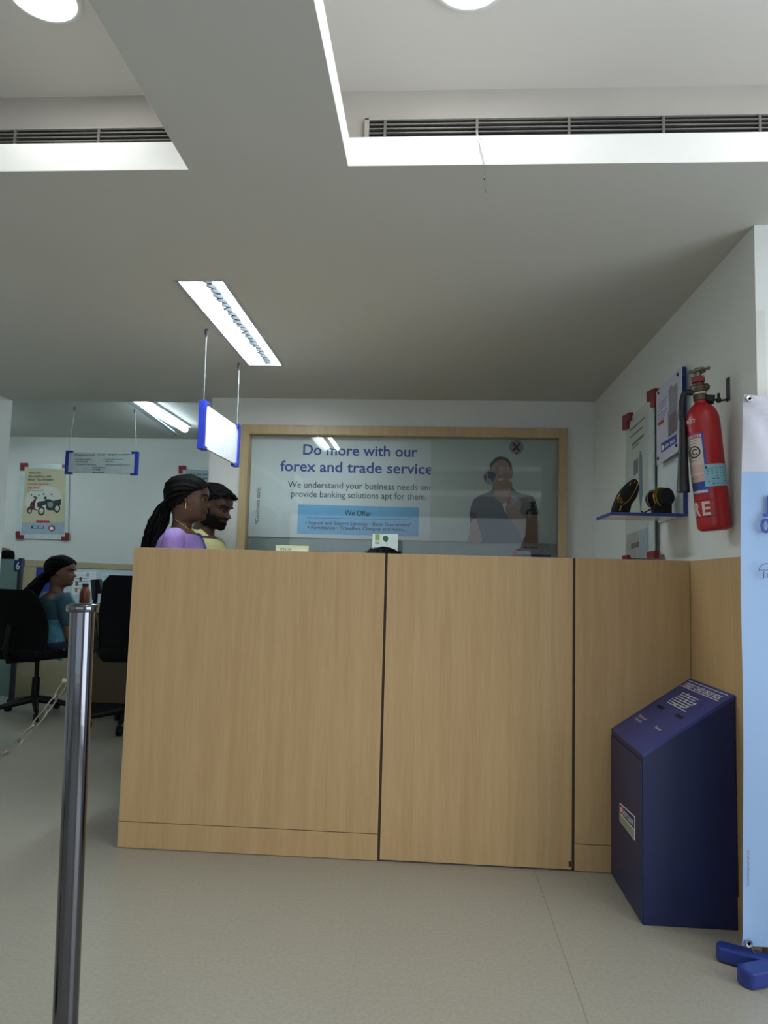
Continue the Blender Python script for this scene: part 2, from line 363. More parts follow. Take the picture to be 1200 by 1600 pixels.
def LP(s, t, h=.0012): return LO + lid_d*(s*LL) + V((0, LW*(1-t), 0)) + lid_n*h     # s: 0 low..1 high, t: 0 far .. 1 near
mb = MB(); text(mb, 'CREDIT CARD DROP BOX', LP(.88, .06), LP(.88, .90), lid_d, cap=.020, bold=.012)
for s in (.865, .965): mb.obox((LP(s, .03)+LP(s, .93))/2, lid_d*.0012, V((0, LW*.45, 0)), lid_n*.0002)
make('lettering', mb, white_print, lid)
mb = MB()
for k in range(7):
    y_a, y_b = .22+.05*random.random(), .62+.12*random.random()
    mb.obox((LP(.79-.03*k, y_a)+LP(.79-.03*k, y_b))/2, lid_d*.0022, V((0, LW*(y_b-y_a)/2, 0)), lid_n*.0002)
for k in range(9):
    p = LP(.6+.2*random.random(), .35+.35*random.random()); mb.obox(p, lid_d*.006, V((0, .008, 0)), lid_n*.0002)
make('emblem', mb, grey_print, lid)
for s, t in ((.52, .25), (.53, .72)):
    mb = MB(); c = LP(s, t, -.001); mb.obox(c, lid_d*.007, V((0, LW*.075, 0)), lid_n*.0022); make('slot', mb, mat('black_slot', '#07070a', .8), lid)
for s, a, b, wds in ((.30, .12, .35, 'Platinum'), (.25, .14, .33, 'Regalia'), (.29, .62, .78, 'Titanium')): make('lettering', text(MB(), wds, LP(s, a), LP(s, b), lid_d, cap=.012, bold=.02), grey_print, lid)
for s, t in ((.38, .27), (.37, .72)): make('red_mark', MB().disc(LP(s, t), lid_d*.006, V((0, .006, 0)), 12), mat('red_print', '#a8202c', .6), lid)
dr = make('front_panel', MB().box(bx0, bx0+.004, by0+.002, by1-.006, .004, zl-.022), blue, db, bevel=.0015)
# bank sticker on the front panel (faces -X)
yN, yFf = by0+.085, by1-.145; z0_, z1_ = .275, .36
def SP(t, z): return V((bx0-.0012, yFf+(yN-yFf)*t, z))
pA = [onX(968, 1254, bx0-.001), onX(992, 1276, bx0-.001), onX(992, 1314, bx0-.001), onX(968, 1282, bx0-.001)]
def SQ(s, t, h=0.):
    top = pA[0].lerp(pA[1], s); bot = pA[3].lerp(pA[2], s); p = bot.lerp(top, t); return V((bx0-.001-h, p.y, p.z))
stk = make('sticker', MB().prism([SQ(0, 0), SQ(1, 0), SQ(1, 1), SQ(0, 1)], (.0008, 0, 0)), white_print, dr)
make('sticker_band', MB().poly([SQ(.04, .03, .0004), SQ(.96, .03, .0004), SQ(.96, .40, .0004), SQ(.04, .40, .0004)]), mat('olive_print', '#8d9678', .6), stk)
make('sticker_field', MB().poly([SQ(.24, .46, .0004), SQ(.97, .46, .0004), SQ(.97, .95, .0004), SQ(.24, .95, .0004)]), mat('navy_print', '#1b2557', .6), stk)
make('logo', MB().poly([SQ(.03, .46, .0004), SQ(.21, .46, .0004), SQ(.21, .95, .0004), SQ(.03, .95, .0004)]), mat('logo_red', '#c3202e', .6), stk)
make('logo_core', MB().poly([SQ(.075, .58, .0007), SQ(.165, .58, .0007), SQ(.165, .83, .0007), SQ(.075, .83, .0007)]), white_print, stk)
mb = MB(); text(mb, 'HDFC BANK', SQ(.28, .56, .0008), SQ(.93, .56, .0008), (0, 0, 1), cap=.018, bold=.015); make('lettering', mb, white_print, stk)

# ================================================================== STANCHION AND CHAIN
chrome = mat('polished_steel', '#707177', .12, 1., var=.02, bump=.015, bscale=40)
st = thing('stanchion', 'polished steel queue barrier post standing nearest the camera', 'barrier post', (-.752, 1.6, 0))
ax = V((-.022, 0, 1)).normalized(); B0 = V((-.741, 1.6, 0))
make('post', MB().lathe([(.0255, .012), (.0255, .99)], B0, ax, 48), chrome, st, smooth=40)
make('cap', MB().lathe([(.026, .984), (.032, .985), (.0335, .988), (.0335, .996), (.032, 1.0), (.02, 1.003), (.001, 1.0035)], B0, ax, 48), chrome, st, smooth=40)
make('base', MB().lathe([(.135, 0), (.135, .006), (.12, .014), (.05, .024), (.026, .03)], B0, (0, 0, 1), 48), chrome, st, smooth=40)
hk = onY(103, 1065, 1.6)
make('chain_ring', MB().tube([hk+V((.012, 0, .002)), hk+V((-.006, -.002, .002))], .0055, 12), mat('ring_steel', '#b9b6ae', .35, 1.), st, smooth=40)
chm = mat('chain_steel', '#8f8a80', .35, 1., var=.1)
ch = thing('barrier_chain', 'steel link chain sagging from the barrier post out of the left edge', 'chain', tuple(hk+V((-.006, -.002, 0))))
cpx = [(103, 1066), (86, 1087), (72, 1104), (58, 1122), (43, 1137), (28, 1152), (13, 1166), (-3, 1178), (-19, 1189), (-36, 1198), (-54, 1206), (-72, 1212)]
cp = [onY(u, v, 1.595-.012*i) for i, (u, v) in enumerate(cpx)]
# the whole sag of the chain: parabola through three of those points, on to the next post outside the frame
(x1, z1), (x2, z2), (x3, z3) = [(cp[k].x, cp[k].z) for k in (0, 4, 8)]
qa = ((z3-z1)/(x3-x1)-(z2-z1)/(x2-x1))/(x3-x2); qb = (z2-z1)/(x2-x1)-qa*(x1+x2); qc = z1-qa*x1*x1-qb*x1; xend = -qb/qa-x1
zz = lambda x: qa*x*x+qb*x+qc
xs_ = [x1]
while xs_[-1] > xend: x = xs_[-1]; xs_.append(x-.037/math.sqrt(1+(2*qa*x+qb)**2))
cp = [V((x, cp[0].y-.15*(x1-x)/(x1-xend), zz(x))) for x in xs_]
for i in range(len(cp)-1):
    a, b = cp[i], cp[i+1]; d = (b-a); ln = d.length; d.normalize(); sd = d.cross(V((0, 1, 0))).normalized() if i % 2 == 0 else d.cross(d.cross(V((0, 1, 0)))).normalized()
    sd = (sd*.8 + d.cross(sd)*.35).normalized()
    hl = ln*.5+.004; c = (a+b)/2; pts = []
    for k in range(20):
        t = 2*PI*k/20; x = math.cos(t); y = math.sin(t)
        pts.append(c + d*(math.copysign(max(abs(x)**.7, 0), x)*hl) + sd*(y*.0075))
    make('link', MB().tube(pts, .0018, 8, closed=True), chm, ch, smooth=60)

st2 = copy_tree(st); st2['label'] = 'polished steel barrier post outside the left edge, at the far end of the chain'; st2.location = (cp[-1].x-.022, cp[-1].y, 0)

# ================================================================== CEILING FITTINGS
tube_m = emis('fluorescent_glow', (.84, .95, 1.0), P_TUBE); tube_f = emis('far_fluorescent_glow', (.74, .92, 1.0), P_FAR)
white_metal = mat('white_enamel', '#e8ebea', .35)
alu = mat('louvre_aluminium', '#14181c', .6, .0, spec=.1)
lf = thing('fluorescent_light', 'bright recessed twin-tube ceiling light above the near hanging sign', 'ceiling light', ((FX0+FX1)/2, (FY0+FY1)/2, ZC))
a, b, c, d = FX0+.001, FX1-.001, FY0+.001, FY1-.001; zt = ZC+.075
mb = MB(); mb.box(a, b, c, d, zt, zt+.005); mb.box(a, a+.003, c, d, ZC, zt); mb.box(b-.003, b, c, d, ZC, zt); mb.box(a, b, c, c+.003, ZC, zt); mb.box(a, b, d-.003, d, ZC, zt)
make('housing', mb, white_metal, lf)
mb = MB(); e = .012; mb.box(FX0-e, FX0+.004, FY0-e, FY1+e, ZC-.004, ZC); mb.box(FX1-.004, FX1+e, FY0-e, FY1+e, ZC-.004, ZC); mb.box(FX0, FX1, FY0-e, FY0+.004, ZC-.004, ZC); mb.box(FX0, FX1, FY1-.004, FY1+e, ZC-.004, ZC)
make('frame', mb, mat('grey_frame_enamel', '#a9adad', .4), lf)
for xo in (FX0+.048, FX1-.042):
    make('tube', MB().tube([(xo, FY0+.03, ZC+.03), (xo, FY1-.03, ZC+.03)], .022, 16), tube_m, lf, smooth=40)
xm = FX0+.112; mb = MB()
for k in range(22):
    y = FY0+.03+(FY1-FY0-.06)*k/21; x = xm+.004*((k*7) % 3-1)
    mb.obox((x, y, ZC+.012), V((.018, .013, 0)), V((-.002, .0035, 0)), V((0, 0, .010)))
    if k % 2: mb.obox((x-.006, y+.018, ZC+.012), V((.012, -.012, 0)), V((.0022, .0022, 0)), V((0, 0, .008)))
mb.box(xm-.001, xm+.001, FY0+.02, FY1-.02, ZC+.016, ZC+.022)
make('louvre', mb, alu, lf)

# second fluorescent lamp in the far room, its reflector hanging open
gx0, gx1 = onZ(243, 627, ZF-.03).x, 0
L0, L1 = onZ(222, 620, ZF-.02), onZ(297, 668, ZF-.02); xr = onZ(297, 668, ZF-.02).x; yr1 = L1.y; yr0 = yr1-1.2
lf2 = thing('fluorescent_light', 'ceiling light in the far room with its reflector strip hanging open', 'ceiling light', (xr-.08, (yr0+yr1)/2, ZF))
make('housing', MB().box(xr-.17, xr+.005, yr0-.01, yr1+.01, ZF-.018, ZF), white_metal, lf2)
make('tube', MB().tube([(xr-.045, yr0, ZF-.042), (xr-.045, yr1, ZF-.042)], .026, 16), tube_f, lf2, smooth=40)
mb = MB(); ya, yb2 = yr0, yr1+.02
mb.prism([(xr-.17, ya, ZF-.02), (xr-.105, ya, ZF-.02), (xr-.10, ya, ZF-.045), (xr-.165, ya, ZF-.045)], (0, .01, 0))
mb.add([(xr-.165, ya, ZF-.03), (xr-.10, ya, ZF-.03), (xr-.115, yb2, ZF-.085), (xr-.155, yb2, ZF-.10), (xr-.165, ya, ZF-.033), (xr-.10, ya, ZF-.033), (xr-.115, yb2, ZF-.088), (xr-.155, yb2, ZF-.103)],
       [(0, 1, 2, 3), (7, 6, 5, 4), (0, 4, 5, 1), (1, 5, 6, 2), (2, 6, 7, 3), (3, 7, 4, 0)])
make('reflector', mb, mat('mirror_reflector', '#b9c6cc', .2, .8), lf2)
p = V((xr-.14, yb2, ZF-.09)); make('end_clip', MB().box(p.x-.012, p.x+.012, p.y-.01, p.y+.012, p.z-.03, p.z+.01), mat('brass_clip', '#6b5f45', .5, .6), lf2)

for lb_, x_ in (('ceiling light of the far room, left of the frame', -4.5), ('ceiling light of the far room, hidden behind the window wall', -.7)):  # two unseen lamps added only to brighten the far wall
    t = thing('fluorescent_light', lb_, 'ceiling light', (x_, 6.3, ZF))
    make('housing', MB().box(x_-.09, x_+.09, 5.69, 6.91, ZF-.018, ZF), white_metal, t)
    for dx in (-.045, .045): make('tube', MB().tube([(x_+dx, 5.7, ZF-.042), (x_+dx, 6.9, ZF-.042)], .022, 16), tube_f, t, smooth=40)

def downlight(label, px):
    c = onZ(px[0], px[1], TRZ); t = thing('downlight', label, 'ceiling light', tuple(c))
    make('trim_ring', MB().lathe([(.098, 0), (.1, -.004), (.092, -.008), (.084, -.006), (.082, 0)], c, (0, 0, 1), 40), white_metal, t, smooth=50)
    make('diffuser', MB().lathe([(.082, -.002), (.075, -.006), (.04, -.0095), (.001, -.011)], c, (0, 0, 1), 40), emis('downlight_glow', (.98, 1, .98), P_DOWN), t, smooth=50)
downlight('round white downlight glowing in the left ceiling tray', (68, -6))
downlight('round white downlight glowing in the right ceiling tray', (735, -28))
# extra unseen tray lamps, added to give more light from above
for i, (x_, y_) in enumerate(((1.15, 1.7), (-1.0, .35), (.06, .35), (1.15, .35))):
    mb = MB().lathe([(.082, -.002), (.075, -.006), (.04, -.0095), (.001, -.011)], (x_, y_, TRZ), (0, 0, 1), 24)
    t = thing('downlight', ['round downlight at the far right end of the right tray, outside the frame', 'round downlight of the left tray, above the camera', 'round downlight of the right tray, above the camera', 'round downlight of the right tray, above and right of the camera'][i], 'ceiling light', (x_, y_, TRZ))
    make('diffuser', mb, emis('downlight_glow', (.98, 1, .98), P_DOWN), t)
    make('trim_ring', MB().lathe([(.098, 0), (.1, -.004), (.092, -.008), (.084, -.006), (.082, 0)], (x_, y_, TRZ), (0, 0, 1), 24), white_metal, t)

# air grilles in the cove walls
dark_in = mat('dark_grille_inside', '#15151a', .8); slat_m = mat('grey_slat_paint', '#807c76', .5, var=.2, scale=9)
def grille(label, x0, x1, z0, z1, xs):
    y = COVE-.001; t = thing('air_grille', label, 'air vent', ((x0+x1)/2, y, z0))
    make('duct', MB().box(x0, x1, y-.004, y, z0, z1), dark_in, t)
    mb = MB(); e = .014; mb.box(x0-e, x1+e, y-.014, y, z1, z1+e*.4); mb.box(x0-e, x1+e, y-.014, y, z0-e, z0); mb.box(x0-e, x0, y-.014, y, z0-e, z1+e*.4); mb.box(x1, x1+e, y-.014, y, z0-e, z1+e*.4)
    make('frame', mb, mat('grille_frame', '#bdb8b2', .5), t, bevel=.001)
    k = 6
    for i in range(1, k):
        z = z0+(z1-z0)*i/k; make('slat', MB().box(x0, x1, y-.012, y-.005, z-.0016, z+.0022), slat_m, t)
    for x in xs: make('mullion', MB().box(x-.004, x+.004, y-.0135, y-.004, z0, z1), slat_m, t)
g = lambda u, v: onY(u, v, COVE)
zt_, zb_ = g(700, 190).z, g(700, 216).z-.03
grille('long dark-slotted air vent in the cove wall of the right ceiling tray', g(577, 208).x, 2.3, zb_, zt_, [g(u, 205).x for u in (602, 745, 888, 1035, 1185, 1330)])
grille('dark-slotted air vent in the cove wall of the left ceiling tray', -2.0, g(300, 215).x, g(150, 228).z-.03, g(150, 205).z, [g(u, 215).x for u in (-100, 27, 157, 285)])

# cable tie with a frayed ribbon hanging from the right vent
rp_ = [onY(745, 205, COVE-.016), onY(746, 212, COVE-.05), onY(750, 222, 1.99), onY(754, 240, 1.985), onY(757, 258, 1.985), onY(757, 279, 1.985), onY(760, 300, 1.985)]
rb = thing('hanging_ribbon', 'thin frayed tie hanging from the right ceiling vent', 'ribbon', tuple(rp_[0]))
make('tie', MB().tube(rp_[:5], [.0035, .003, .004, .003, .0022], 8), mat('translucent_tie', '#d5d6d8', .4), rb, smooth=60)
make('cord', MB().tube(rp_[4:], [.0016, .0012, .0022], 8), mat('grey_cord', '#6d6d70', .6), rb, smooth=60)
make('bow', MB().tube([rp_[2]+V((-.008, 0, .004)), rp_[2]+V((0, -.004, -.006)), rp_[2]+V((.008, 0, .002)), rp_[2]+V((.002, .002, .012))], .0022, 8, closed=True), mat('translucent_tie', '#d5d6d8'), rb, smooth=60)
make('tag', MB().ball(rp_[5], .004, 10, (.7, .7, 1.3)), mat('dark_tag', '#3d3d42', .5), rb, smooth=60)

# ================================================================== HANGING SIGNS
sign_blue = mat('royal_blue_plastic', '#1f2f96', .35); sign_white = mat('milky_acrylic', '#eef3f5', .3)
cord_m = mat('steel_cord', '#9aa2a4', .35, .4); hook_m = mat('grey_hook', '#55575a', .5, .5)
def hanging_sign(label, A, B, zt1, zb1, hooksz, hookA, hookB, thick, endw, lines=None, flag=0.):
    """A,B: end points in plan (the sign runs A->B), z range, ceiling hooks"""
    A = V(A); B = V(B); d = (B-A).normalized(); n = V((d.y, -d.x, 0)); up = V((0, 0, 1)); c = (A+B)/2; hl = (B-A).length/2; zc = (zt1+zb1)/2; hz = (zt1-zb1)/2
    t = thing('hanging_sign', label, 'sign', (c.x, c.y, zb1))
    pn = make('panel', MB().obox((c.x, c.y, zc), d*(hl-endw*.5), n*thick*.22, up*(hz-.012)), sign_white, t, bevel=.001)
    for s in (-1, 1):
        e = c+d*s*(hl-endw/2)
        mb = MB().obox((e.x, e.y, zc), d*endw/2, n*thick/2, up*hz)
        for sz in (-1, 1):
            q = e-d*s*(endw*1.0); mb.obox((q.x, q.y, zc+sz*(hz-.009)), d*endw*.7, n*thick/2, up*.009)
        make('end_bracket', mb, sign_blue, t, bevel=.002)
    for h_, s in ((hookA, -1), (hookB, 1)):
        e = c+d*s*(hl-endw*.8)
        make('cord', MB().tube([(e.x, e.y, zt1), (e.x*.5+h_[0]*.5, e.y*.5+h_[1]*.5, (zt1+hooksz)/2), (h_[0], h_[1], hooksz-.02)], .0015, 8), cord_m, t, smooth=60)
        make('ceiling_hook', MB().lathe([(.010, 0), (.010, -.022), (.007, -.026), (.003, -.04)], (h_[0], h_[1], hooksz), (0, 0, 1), 14), hook_m, t, smooth=40)
    return t, pn, d, n
h1, h2 = onZ(323, 515, ZC), onZ(374, 568, ZC)
s1A = onY(316, 660, h1.y); s1B = onY(370, 700, h2.y)
hanging_sign('bright white hanging sign with blue end brackets, above the standing woman', (s1A.x, s1A.y-.015, 0), (s1B.x, s1B.y+.01, 0), 1.888, 1.658, ZC, (h1.x, h1.y), (h2.x, h2.y), .03, .026)
h3, h4 = onZ(117, 636, ZF), onZ(211, 640, ZF); ys2 = (h3.y+h4.y)/2
sA, sB = onY(103, 720, ys2), onY(216, 724, ys2); zt2, zb2 = onY(160, 705, ys2).z, onY(160, 742, ys2).z
t2, pn2, d2, n2 = hanging_sign('grey directory sign with blue brackets hanging over the far desks', (sA.x, sA.y, 0), (sB.x, sB.y, 0), zt2, zb2, ZF, (h3.x, h3.y), (h4.x, h4.y), .03, .028)
pn2.data.materials.clear(); pn2.data.materials.append(mat('grey_sign_face', '#bcc5c3', .4))
dk = mat('dark_blue_print', '#23305f', .6); yy = ys2-.0085
def T(mb, s, u0, u1, v0, v1, y, cap_px=None, bold=0., plane=None):
    a = onY(u0, v0, y) if plane is None else onP(u0, v0, *plane); b = onY(u1, v1, y) if plane is None else onP(u1, v1, *plane)
    dep = (a-CAM).dot(F_); return text(mb, s, a, b, (0, 0, 1), None if cap_px is None else cap_px*dep/FPX, bold)
mb = MB()
T(mb, 'Welcome desk - Hindi - English available', 116, 203, 712, 711, yy, 2.6, .01)
for (s, u0, u1, v) in (('\u2022 Account opening', 117, 143, 718.5), ('\u2022 Net Banking', 117, 137, 722), ('\u2022 Fixed Deposits', 117, 150, 726.5), ('\u2022 Customer service', 162, 192, 718.5), ('\u2022 Bill Pay', 162, 177, 722), ('\u2022 Fully Automated Service', 162, 203, 727), ('\u2022 Cash deposits', 142, 165, 731), ('\u2022 ATM', 142, 156, 734.5), ('\u2022 Mobile Bill', 142, 163, 739)):
    T(mb, s, u0, u1, v, v+.3, yy, 2.2, .01)
make('lettering', mb, dk, pn2)

# ================================================================== POSTERS
HDFC_BLUE = mat('bank_blue_print', '#233a86', .6); RED = mat('poster_red_print', '#b3202c', .6)
def flat(px, plane, lift=0.):
    """photo pixels -> points on a flat print (plane = point, normal towards the viewer)"""
    n = V(plane[1]); p0 = V(plane[0])+n*lift; return [onP(u, v, p0, n) for u, v in px]
def smooth_px(px, n=4): return [(p.x, p.y) for p in ctr([(u, v, 0) for u, v in px], n)]
def layer(name, px, plane, lift, m_, parent, smooth=False):
    return make(name, MB().poly(flat(smooth_px(px) if smooth else px, plane, lift)), m_, parent)
def circ(u, v, r, rv=None, n=24): rv = rv or r; return [(u+r*math.cos(2*PI*k/n), v+rv*math.sin(2*PI*k/n)) for k in range(n)]

# -- two big printed panels behind the window glass
PY = YB+.05; pl = ((0, PY, 0), (0, -1, 0))
wp = thing('window_poster', 'grey bank poster with blue headline text about forex and trade behind window glass', 'poster', tuple(onY(540, 838, PY)))
sheet_px = [(386, 672), (676, 677), (674, 845), (378, 838)]
make('sheet', MB().prism(flat(sheet_px, pl), (0, .004, 0)), mat('grey_white_poster', '#d6dcdc', .5, var=.015, scale=4), wp)
head_m = mat('headline_blue', '#35469a', .6); body_m = mat('body_grey_print', '#4b5153', .6)
bb = layer('blue_box', [(466, 788), (655, 793), (653.5, 838.5), (464, 833.7)], pl, .0006, mat('sky_blue_print', '#6db1dc', .5), wp)
def TP(name, rows, y, m_, parent):
    for r in rows: mb = MB(); T(mb, r[0], r[1], r[2], r[3], r[4], y, r[5], r[6]); o = make(name, mb, m_, parent)
    return o
TP('headline', [('Do more with our', 473.4, 652.3, 710.2, 714, 16.5, .016), ('forex and trade service', 437.7, 676, 735.6, 741, 16.5, .016)], PY-.001, head_m, wp)
TP('lettering', [('We understand your business needs and', 449.7, 676, 761.6, 766.6, 10, .004), ('provide banking solutions apt for them.', 455, 666.4, 776, 781, 10, .004)], PY-.001, body_m, wp)
TP('lettering', [('We Offer', 538.4, 579.8, 805.2, 806.4, 8.5, .016), ('\u2022 Import and Export Services \u2022 Bank Guarantees*', 477, 643, 819, 822.6, 5.4, .02), ('\u2022 Remittance \u2022 Travellers Cheques and more...', 481, 635, 826.3, 830, 5.4, .02)], PY-.0013, mat('navy_grey_print', '#2e4152', .6), bb)
layer('rule', [(479, 808.3), (641, 812), (641, 812.9), (479, 809.2)], pl, .0009, mat('rule_print', '#3d6a93', .6), bb)
mb = MB(); a_ = onY(404.5, 819, PY-.001); b_ = onY(406.5, 761, PY-.001); text(mb, '*Conditions apply.', a_, b_, (-1, 0, 0), cap=.026, bold=.004); make('lettering', mb, body_m, wp)

PY2 = YB+.042; pl2 = ((0, PY2, 0), (0, -1, 0))
mp_ = thing('window_poster', 'greenish poster of a man in dark polo shirt juggling balls, right half of window', 'poster', tuple(onY(770, 845, PY2)))
make('sheet', MB().prism(flat([(674, 676), (879, 679), (878, 850), (672, 845)], pl2), (0, .004, 0)), mat('green_grey_poster', '#c6d0ca', .5, var=.02, scale=3), mp_)
def K(pts): return [(720+x/6.667, 670+y/6.667) for x, y in pts]
skin_p = mat('printed_skin', '#9b7d6c', .6); skin_l = mat('printed_skin_light', '#b4978a', .6); hair_p = mat('printed_dark_hair', '#332f2e', .6)
shirt_p = mat('printed_shirt', '#4a5966', .6); shirt_d = mat('printed_shirt_shade', '#23262d', .6)
fig = layer('printed_man', K([(345, 560), (520, 545), (530, 640), (490, 720), (430, 790), (345, 690)]), pl2, .0005, skin_p, mp_, True)
layer('printed_shirt', K([(338, 620), (300, 655), (200, 690), (130, 738), (98, 825), (92, 930), (100, 1010), (170, 990), (205, 1080), (215, 1185), (650, 1190), (600, 1050), (520, 935), (455, 860), (428, 775), (370, 735), (345, 680)]), pl2, .0009, shirt_p, fig)
layer('printed_shirt', K([(525, 600), (580, 655), (700, 690), (745, 700), (785, 780), (800, 900), (620, 900), (590, 800), (500, 720)]), pl2, .0009, shirt_p, fig)
layer('printed_sleeve', K([(640, 720), (745, 700), (785, 780), (800, 895), (640, 890), (620, 800)]), pl2, .0012, shirt_d, fig, True)
layer('printed_forearm', K([(800, 895), (806, 1192), (660, 1190), (590, 1040), (480, 900), (465, 840), (520, 815), (570, 760), (625, 740), (630, 800), (600, 850), (640, 890)]), pl2, .0013, skin_p, fig)
layer('printed_sleeve', K([(92, 860), (160, 880), (165, 940), (150, 1000), (95, 990)]), pl2, .0012, shirt_d, fig)
layer('printed_hand', K([(95, 1000), (135, 935), (170, 950), (185, 1020), (205, 1100), (215, 1180), (75, 1178), (90, 1100)]), pl2, .0013, skin_l, fig, True)
layer('printed_hair', K([(306, 430), (302, 370), (330, 335), (370, 298), (430, 290), (490, 310), (528, 370), (540, 440), (538, 490), (520, 520), (500, 470), (330, 440), (318, 440)]), pl2, .0014, hair_p, fig, True)
layer('printed_ear', K([(508, 440), (535, 430), (542, 470), (528, 520), (510, 510)]), pl2, .0015, skin_p, fig, True)
layer('printed_face', K([(325, 435), (328, 385), (370, 342), (430, 326), (485, 350), (508, 420), (512, 500), (490, 562), (445, 592), (400, 596), (360, 575), (335, 520)]), pl2, .0017, skin_p, fig, True)
for nm, k_, m_ in (('printed_eye', [(352, 412), (372, 404), (392, 412), (372, 420)], hair_p), ('printed_eye', [(440, 418), (462, 410), (484, 420), (462, 428)], hair_p), ('printed_eyebrow', [(345, 396), (372, 386), (396, 396), (372, 392)], hair_p), ('printed_eyebrow', [(436, 400), (462, 388), (490, 402), (462, 396)], hair_p),
                   ('printed_nose', [(405, 420), (425, 420), (436, 478), (415, 488), (398, 478)], skin_l), ('printed_mouth', [(382, 522), (412, 514), (450, 518), (425, 540), (398, 538)], mat('printed_smile', '#cfc3bc', .6))):
    layer(nm, K(k_), pl2, .002, m_, fig, True)
ball_m = mat('printed_ball_grey', '#8f99a6', .6); ball_d = mat('printed_ball_navy', '#343d55', .6)
for cx, cy, patches in ((310, 505, [([(280, 450), (340, 445), (372, 480), (350, 520), (330, 560), (310, 520), (280, 510)], ball_d), ([(240, 500), (262, 470), (268, 520), (258, 545)], ball_d)]),
                        (580, 190, [([(540, 140), (560, 150), (580, 175), (612, 140), (622, 158), (595, 195), (625, 230), (610, 245), (578, 215), (545, 235), (532, 222), (562, 188), (545, 165)], mat('printed_dark_red', '#5a2c3a', .6)), ([(560, 250), (600, 248), (590, 264), (570, 264)], ball_d)]),
                        (540, 760, [([(478, 750), (500, 708), (530, 700), (528, 730), (505, 745), (515, 770), (535, 762), (520, 785), (485, 785)], RED)])):
    r = 75 if cx != 540 else 68
    b_ = layer('printed_ball', K(circ(cx, cy, r)), pl2, .0022 if cx != 540 else .0011, ball_m, mp_)
    for k_, m_ in patches: layer('ball_pattern', K(k_), pl2, .0026 if cx != 540 else .0012, m_, b_)
layer('printed_fingers', K([(470, 800), (500, 810), (545, 830), (590, 790), (600, 755), (630, 765), (625, 830), (590, 880), (520, 890), (470, 860)]), pl2, .0016, skin_p, fig, True)
TP('lettering', [('FOREX', 820, 841, 857, 857.5, 3.4, .02)], PY2-.0015, RED, mp_)
# grey window film and the strip with the logo along the bottom
gs = thing('window_strip', 'grey reflective strip along the foot of the window under the posters', 'window film', tuple(onY(620, 862, YB+.06)))
make('film', MB().prism(flat([(372, 836), (884, 846), (886, 900), (366, 890)], ((0, YB+.06, 0), (0, -1, 0))), (0, .004, 0)), mat('grey_film', '#98a4a0', .3), gs)
pl3 = ((0, YB+.06, 0), (0, -1, 0))
layer('logo_bar', [(804, 865.5), (861, 867), (861, 872), (804, 870)], pl3, .0006, HDFC_BLUE, gs); layer('logo', [(801, 863), (808, 863), (809, 871), (801, 871)], pl3, .0009, RED, gs)

# -- acrylic poster with bikes on the far wall
clip_red = mat('red_corner_clip', '#7a1526', .4)
acry = mat('clear_acrylic_sheet', '#c6d2d0', .25, spec=.6)
def corner(name, px, sx, sy, plane, parent, wpx, hpx, tpx, d):
    u, v = px; pts = [(u, v), (u+sx*wpx, v), (u+sx*wpx, v+sy*tpx), (u+sx*tpx, v+sy*tpx), (u+sx*tpx, v+sy*hpx), (u, v+sy*hpx)]
    return make(name, MB().prism(flat(pts, plane, .012), V(plane[1])*-.011), clip_red, parent, bevel=.001)
plF = ((0, YF-.014, 0), (0, -1, 0))
def A2(pts): return [(20+x/11.43, 710+y/11.43) for x, y in pts]
bp_ = thing('wall_poster', 'acrylic-framed poster of scooter and motorcycle with red corner clips on the far wall', 'poster', tuple(onY(70, 842, YF)))
ac = make('acrylic_sheet', MB().prism(flat(A2([(140, 165), (1010, 185), (985, 1525), (60, 1500)]), plF), (0, .006, 0)), acry, bp_)
sh = layer('print', A2([(222, 240), (955, 268), (918, 1425), (150, 1425)]), plF, .001, mat('cream_print', '#bdb795', .6, var=.03, scale=5), bp_)
layer('printed_glow', A2([(330, 640), (560, 560), (800, 620), (880, 800), (840, 960), (560, 1010), (260, 950), (220, 800)]), plF, .0016, mat('pale_print', '#c9c9bd', .6), sh, True)
layer('printed_foot', A2([(166, 1215), (928, 1215), (918, 1425), (150, 1425)]), plF, .0016, mat('grey_blue_print', '#9caab8', .6), sh)
pm_ = mat('print_dark_green', '#3c4639', .6)
def lt(rows, m_, parent, plane, f, lift=.003, name='lettering'):
    p0 = V(plane[0])+V(plane[1])*lift
    for s, x0, x1, y, cap in rows:
        mb = MB(); q = f([(x0, y), (x1, y)]); T(mb, s, q[0][0], q[1][0], q[0][1], q[1][1], 0, cap, .02, plane=(p0, plane[1])); o = make(name, mb, m_, parent)
    return o
lt([('Now own', 285, 500, 345, 3.6), ('the ambition with', 275, 685, 412, 3.8), ('Handy Two Wheelers', 270, 735, 470, 3.8)], pm_, sh, plF, A2)
lt([('Low interest rates on loan', 265, 640, 538, 2.2), ('Offer starting', 258, 480, 612, 3.2)], RED, sh, plF, A2)
lt([('No. of documents needed', 255, 560, 655, 2.0)], mat('grey_text_print', '#6d6f6c', .6), sh, plF, A2)
bike = mat('printed_bike_black', '#23282c', .6); scoot = mat('printed_scooter_maroon', '#4e1f22', .6); grey_p = mat('printed_bike_grey', '#7b858a', .6)
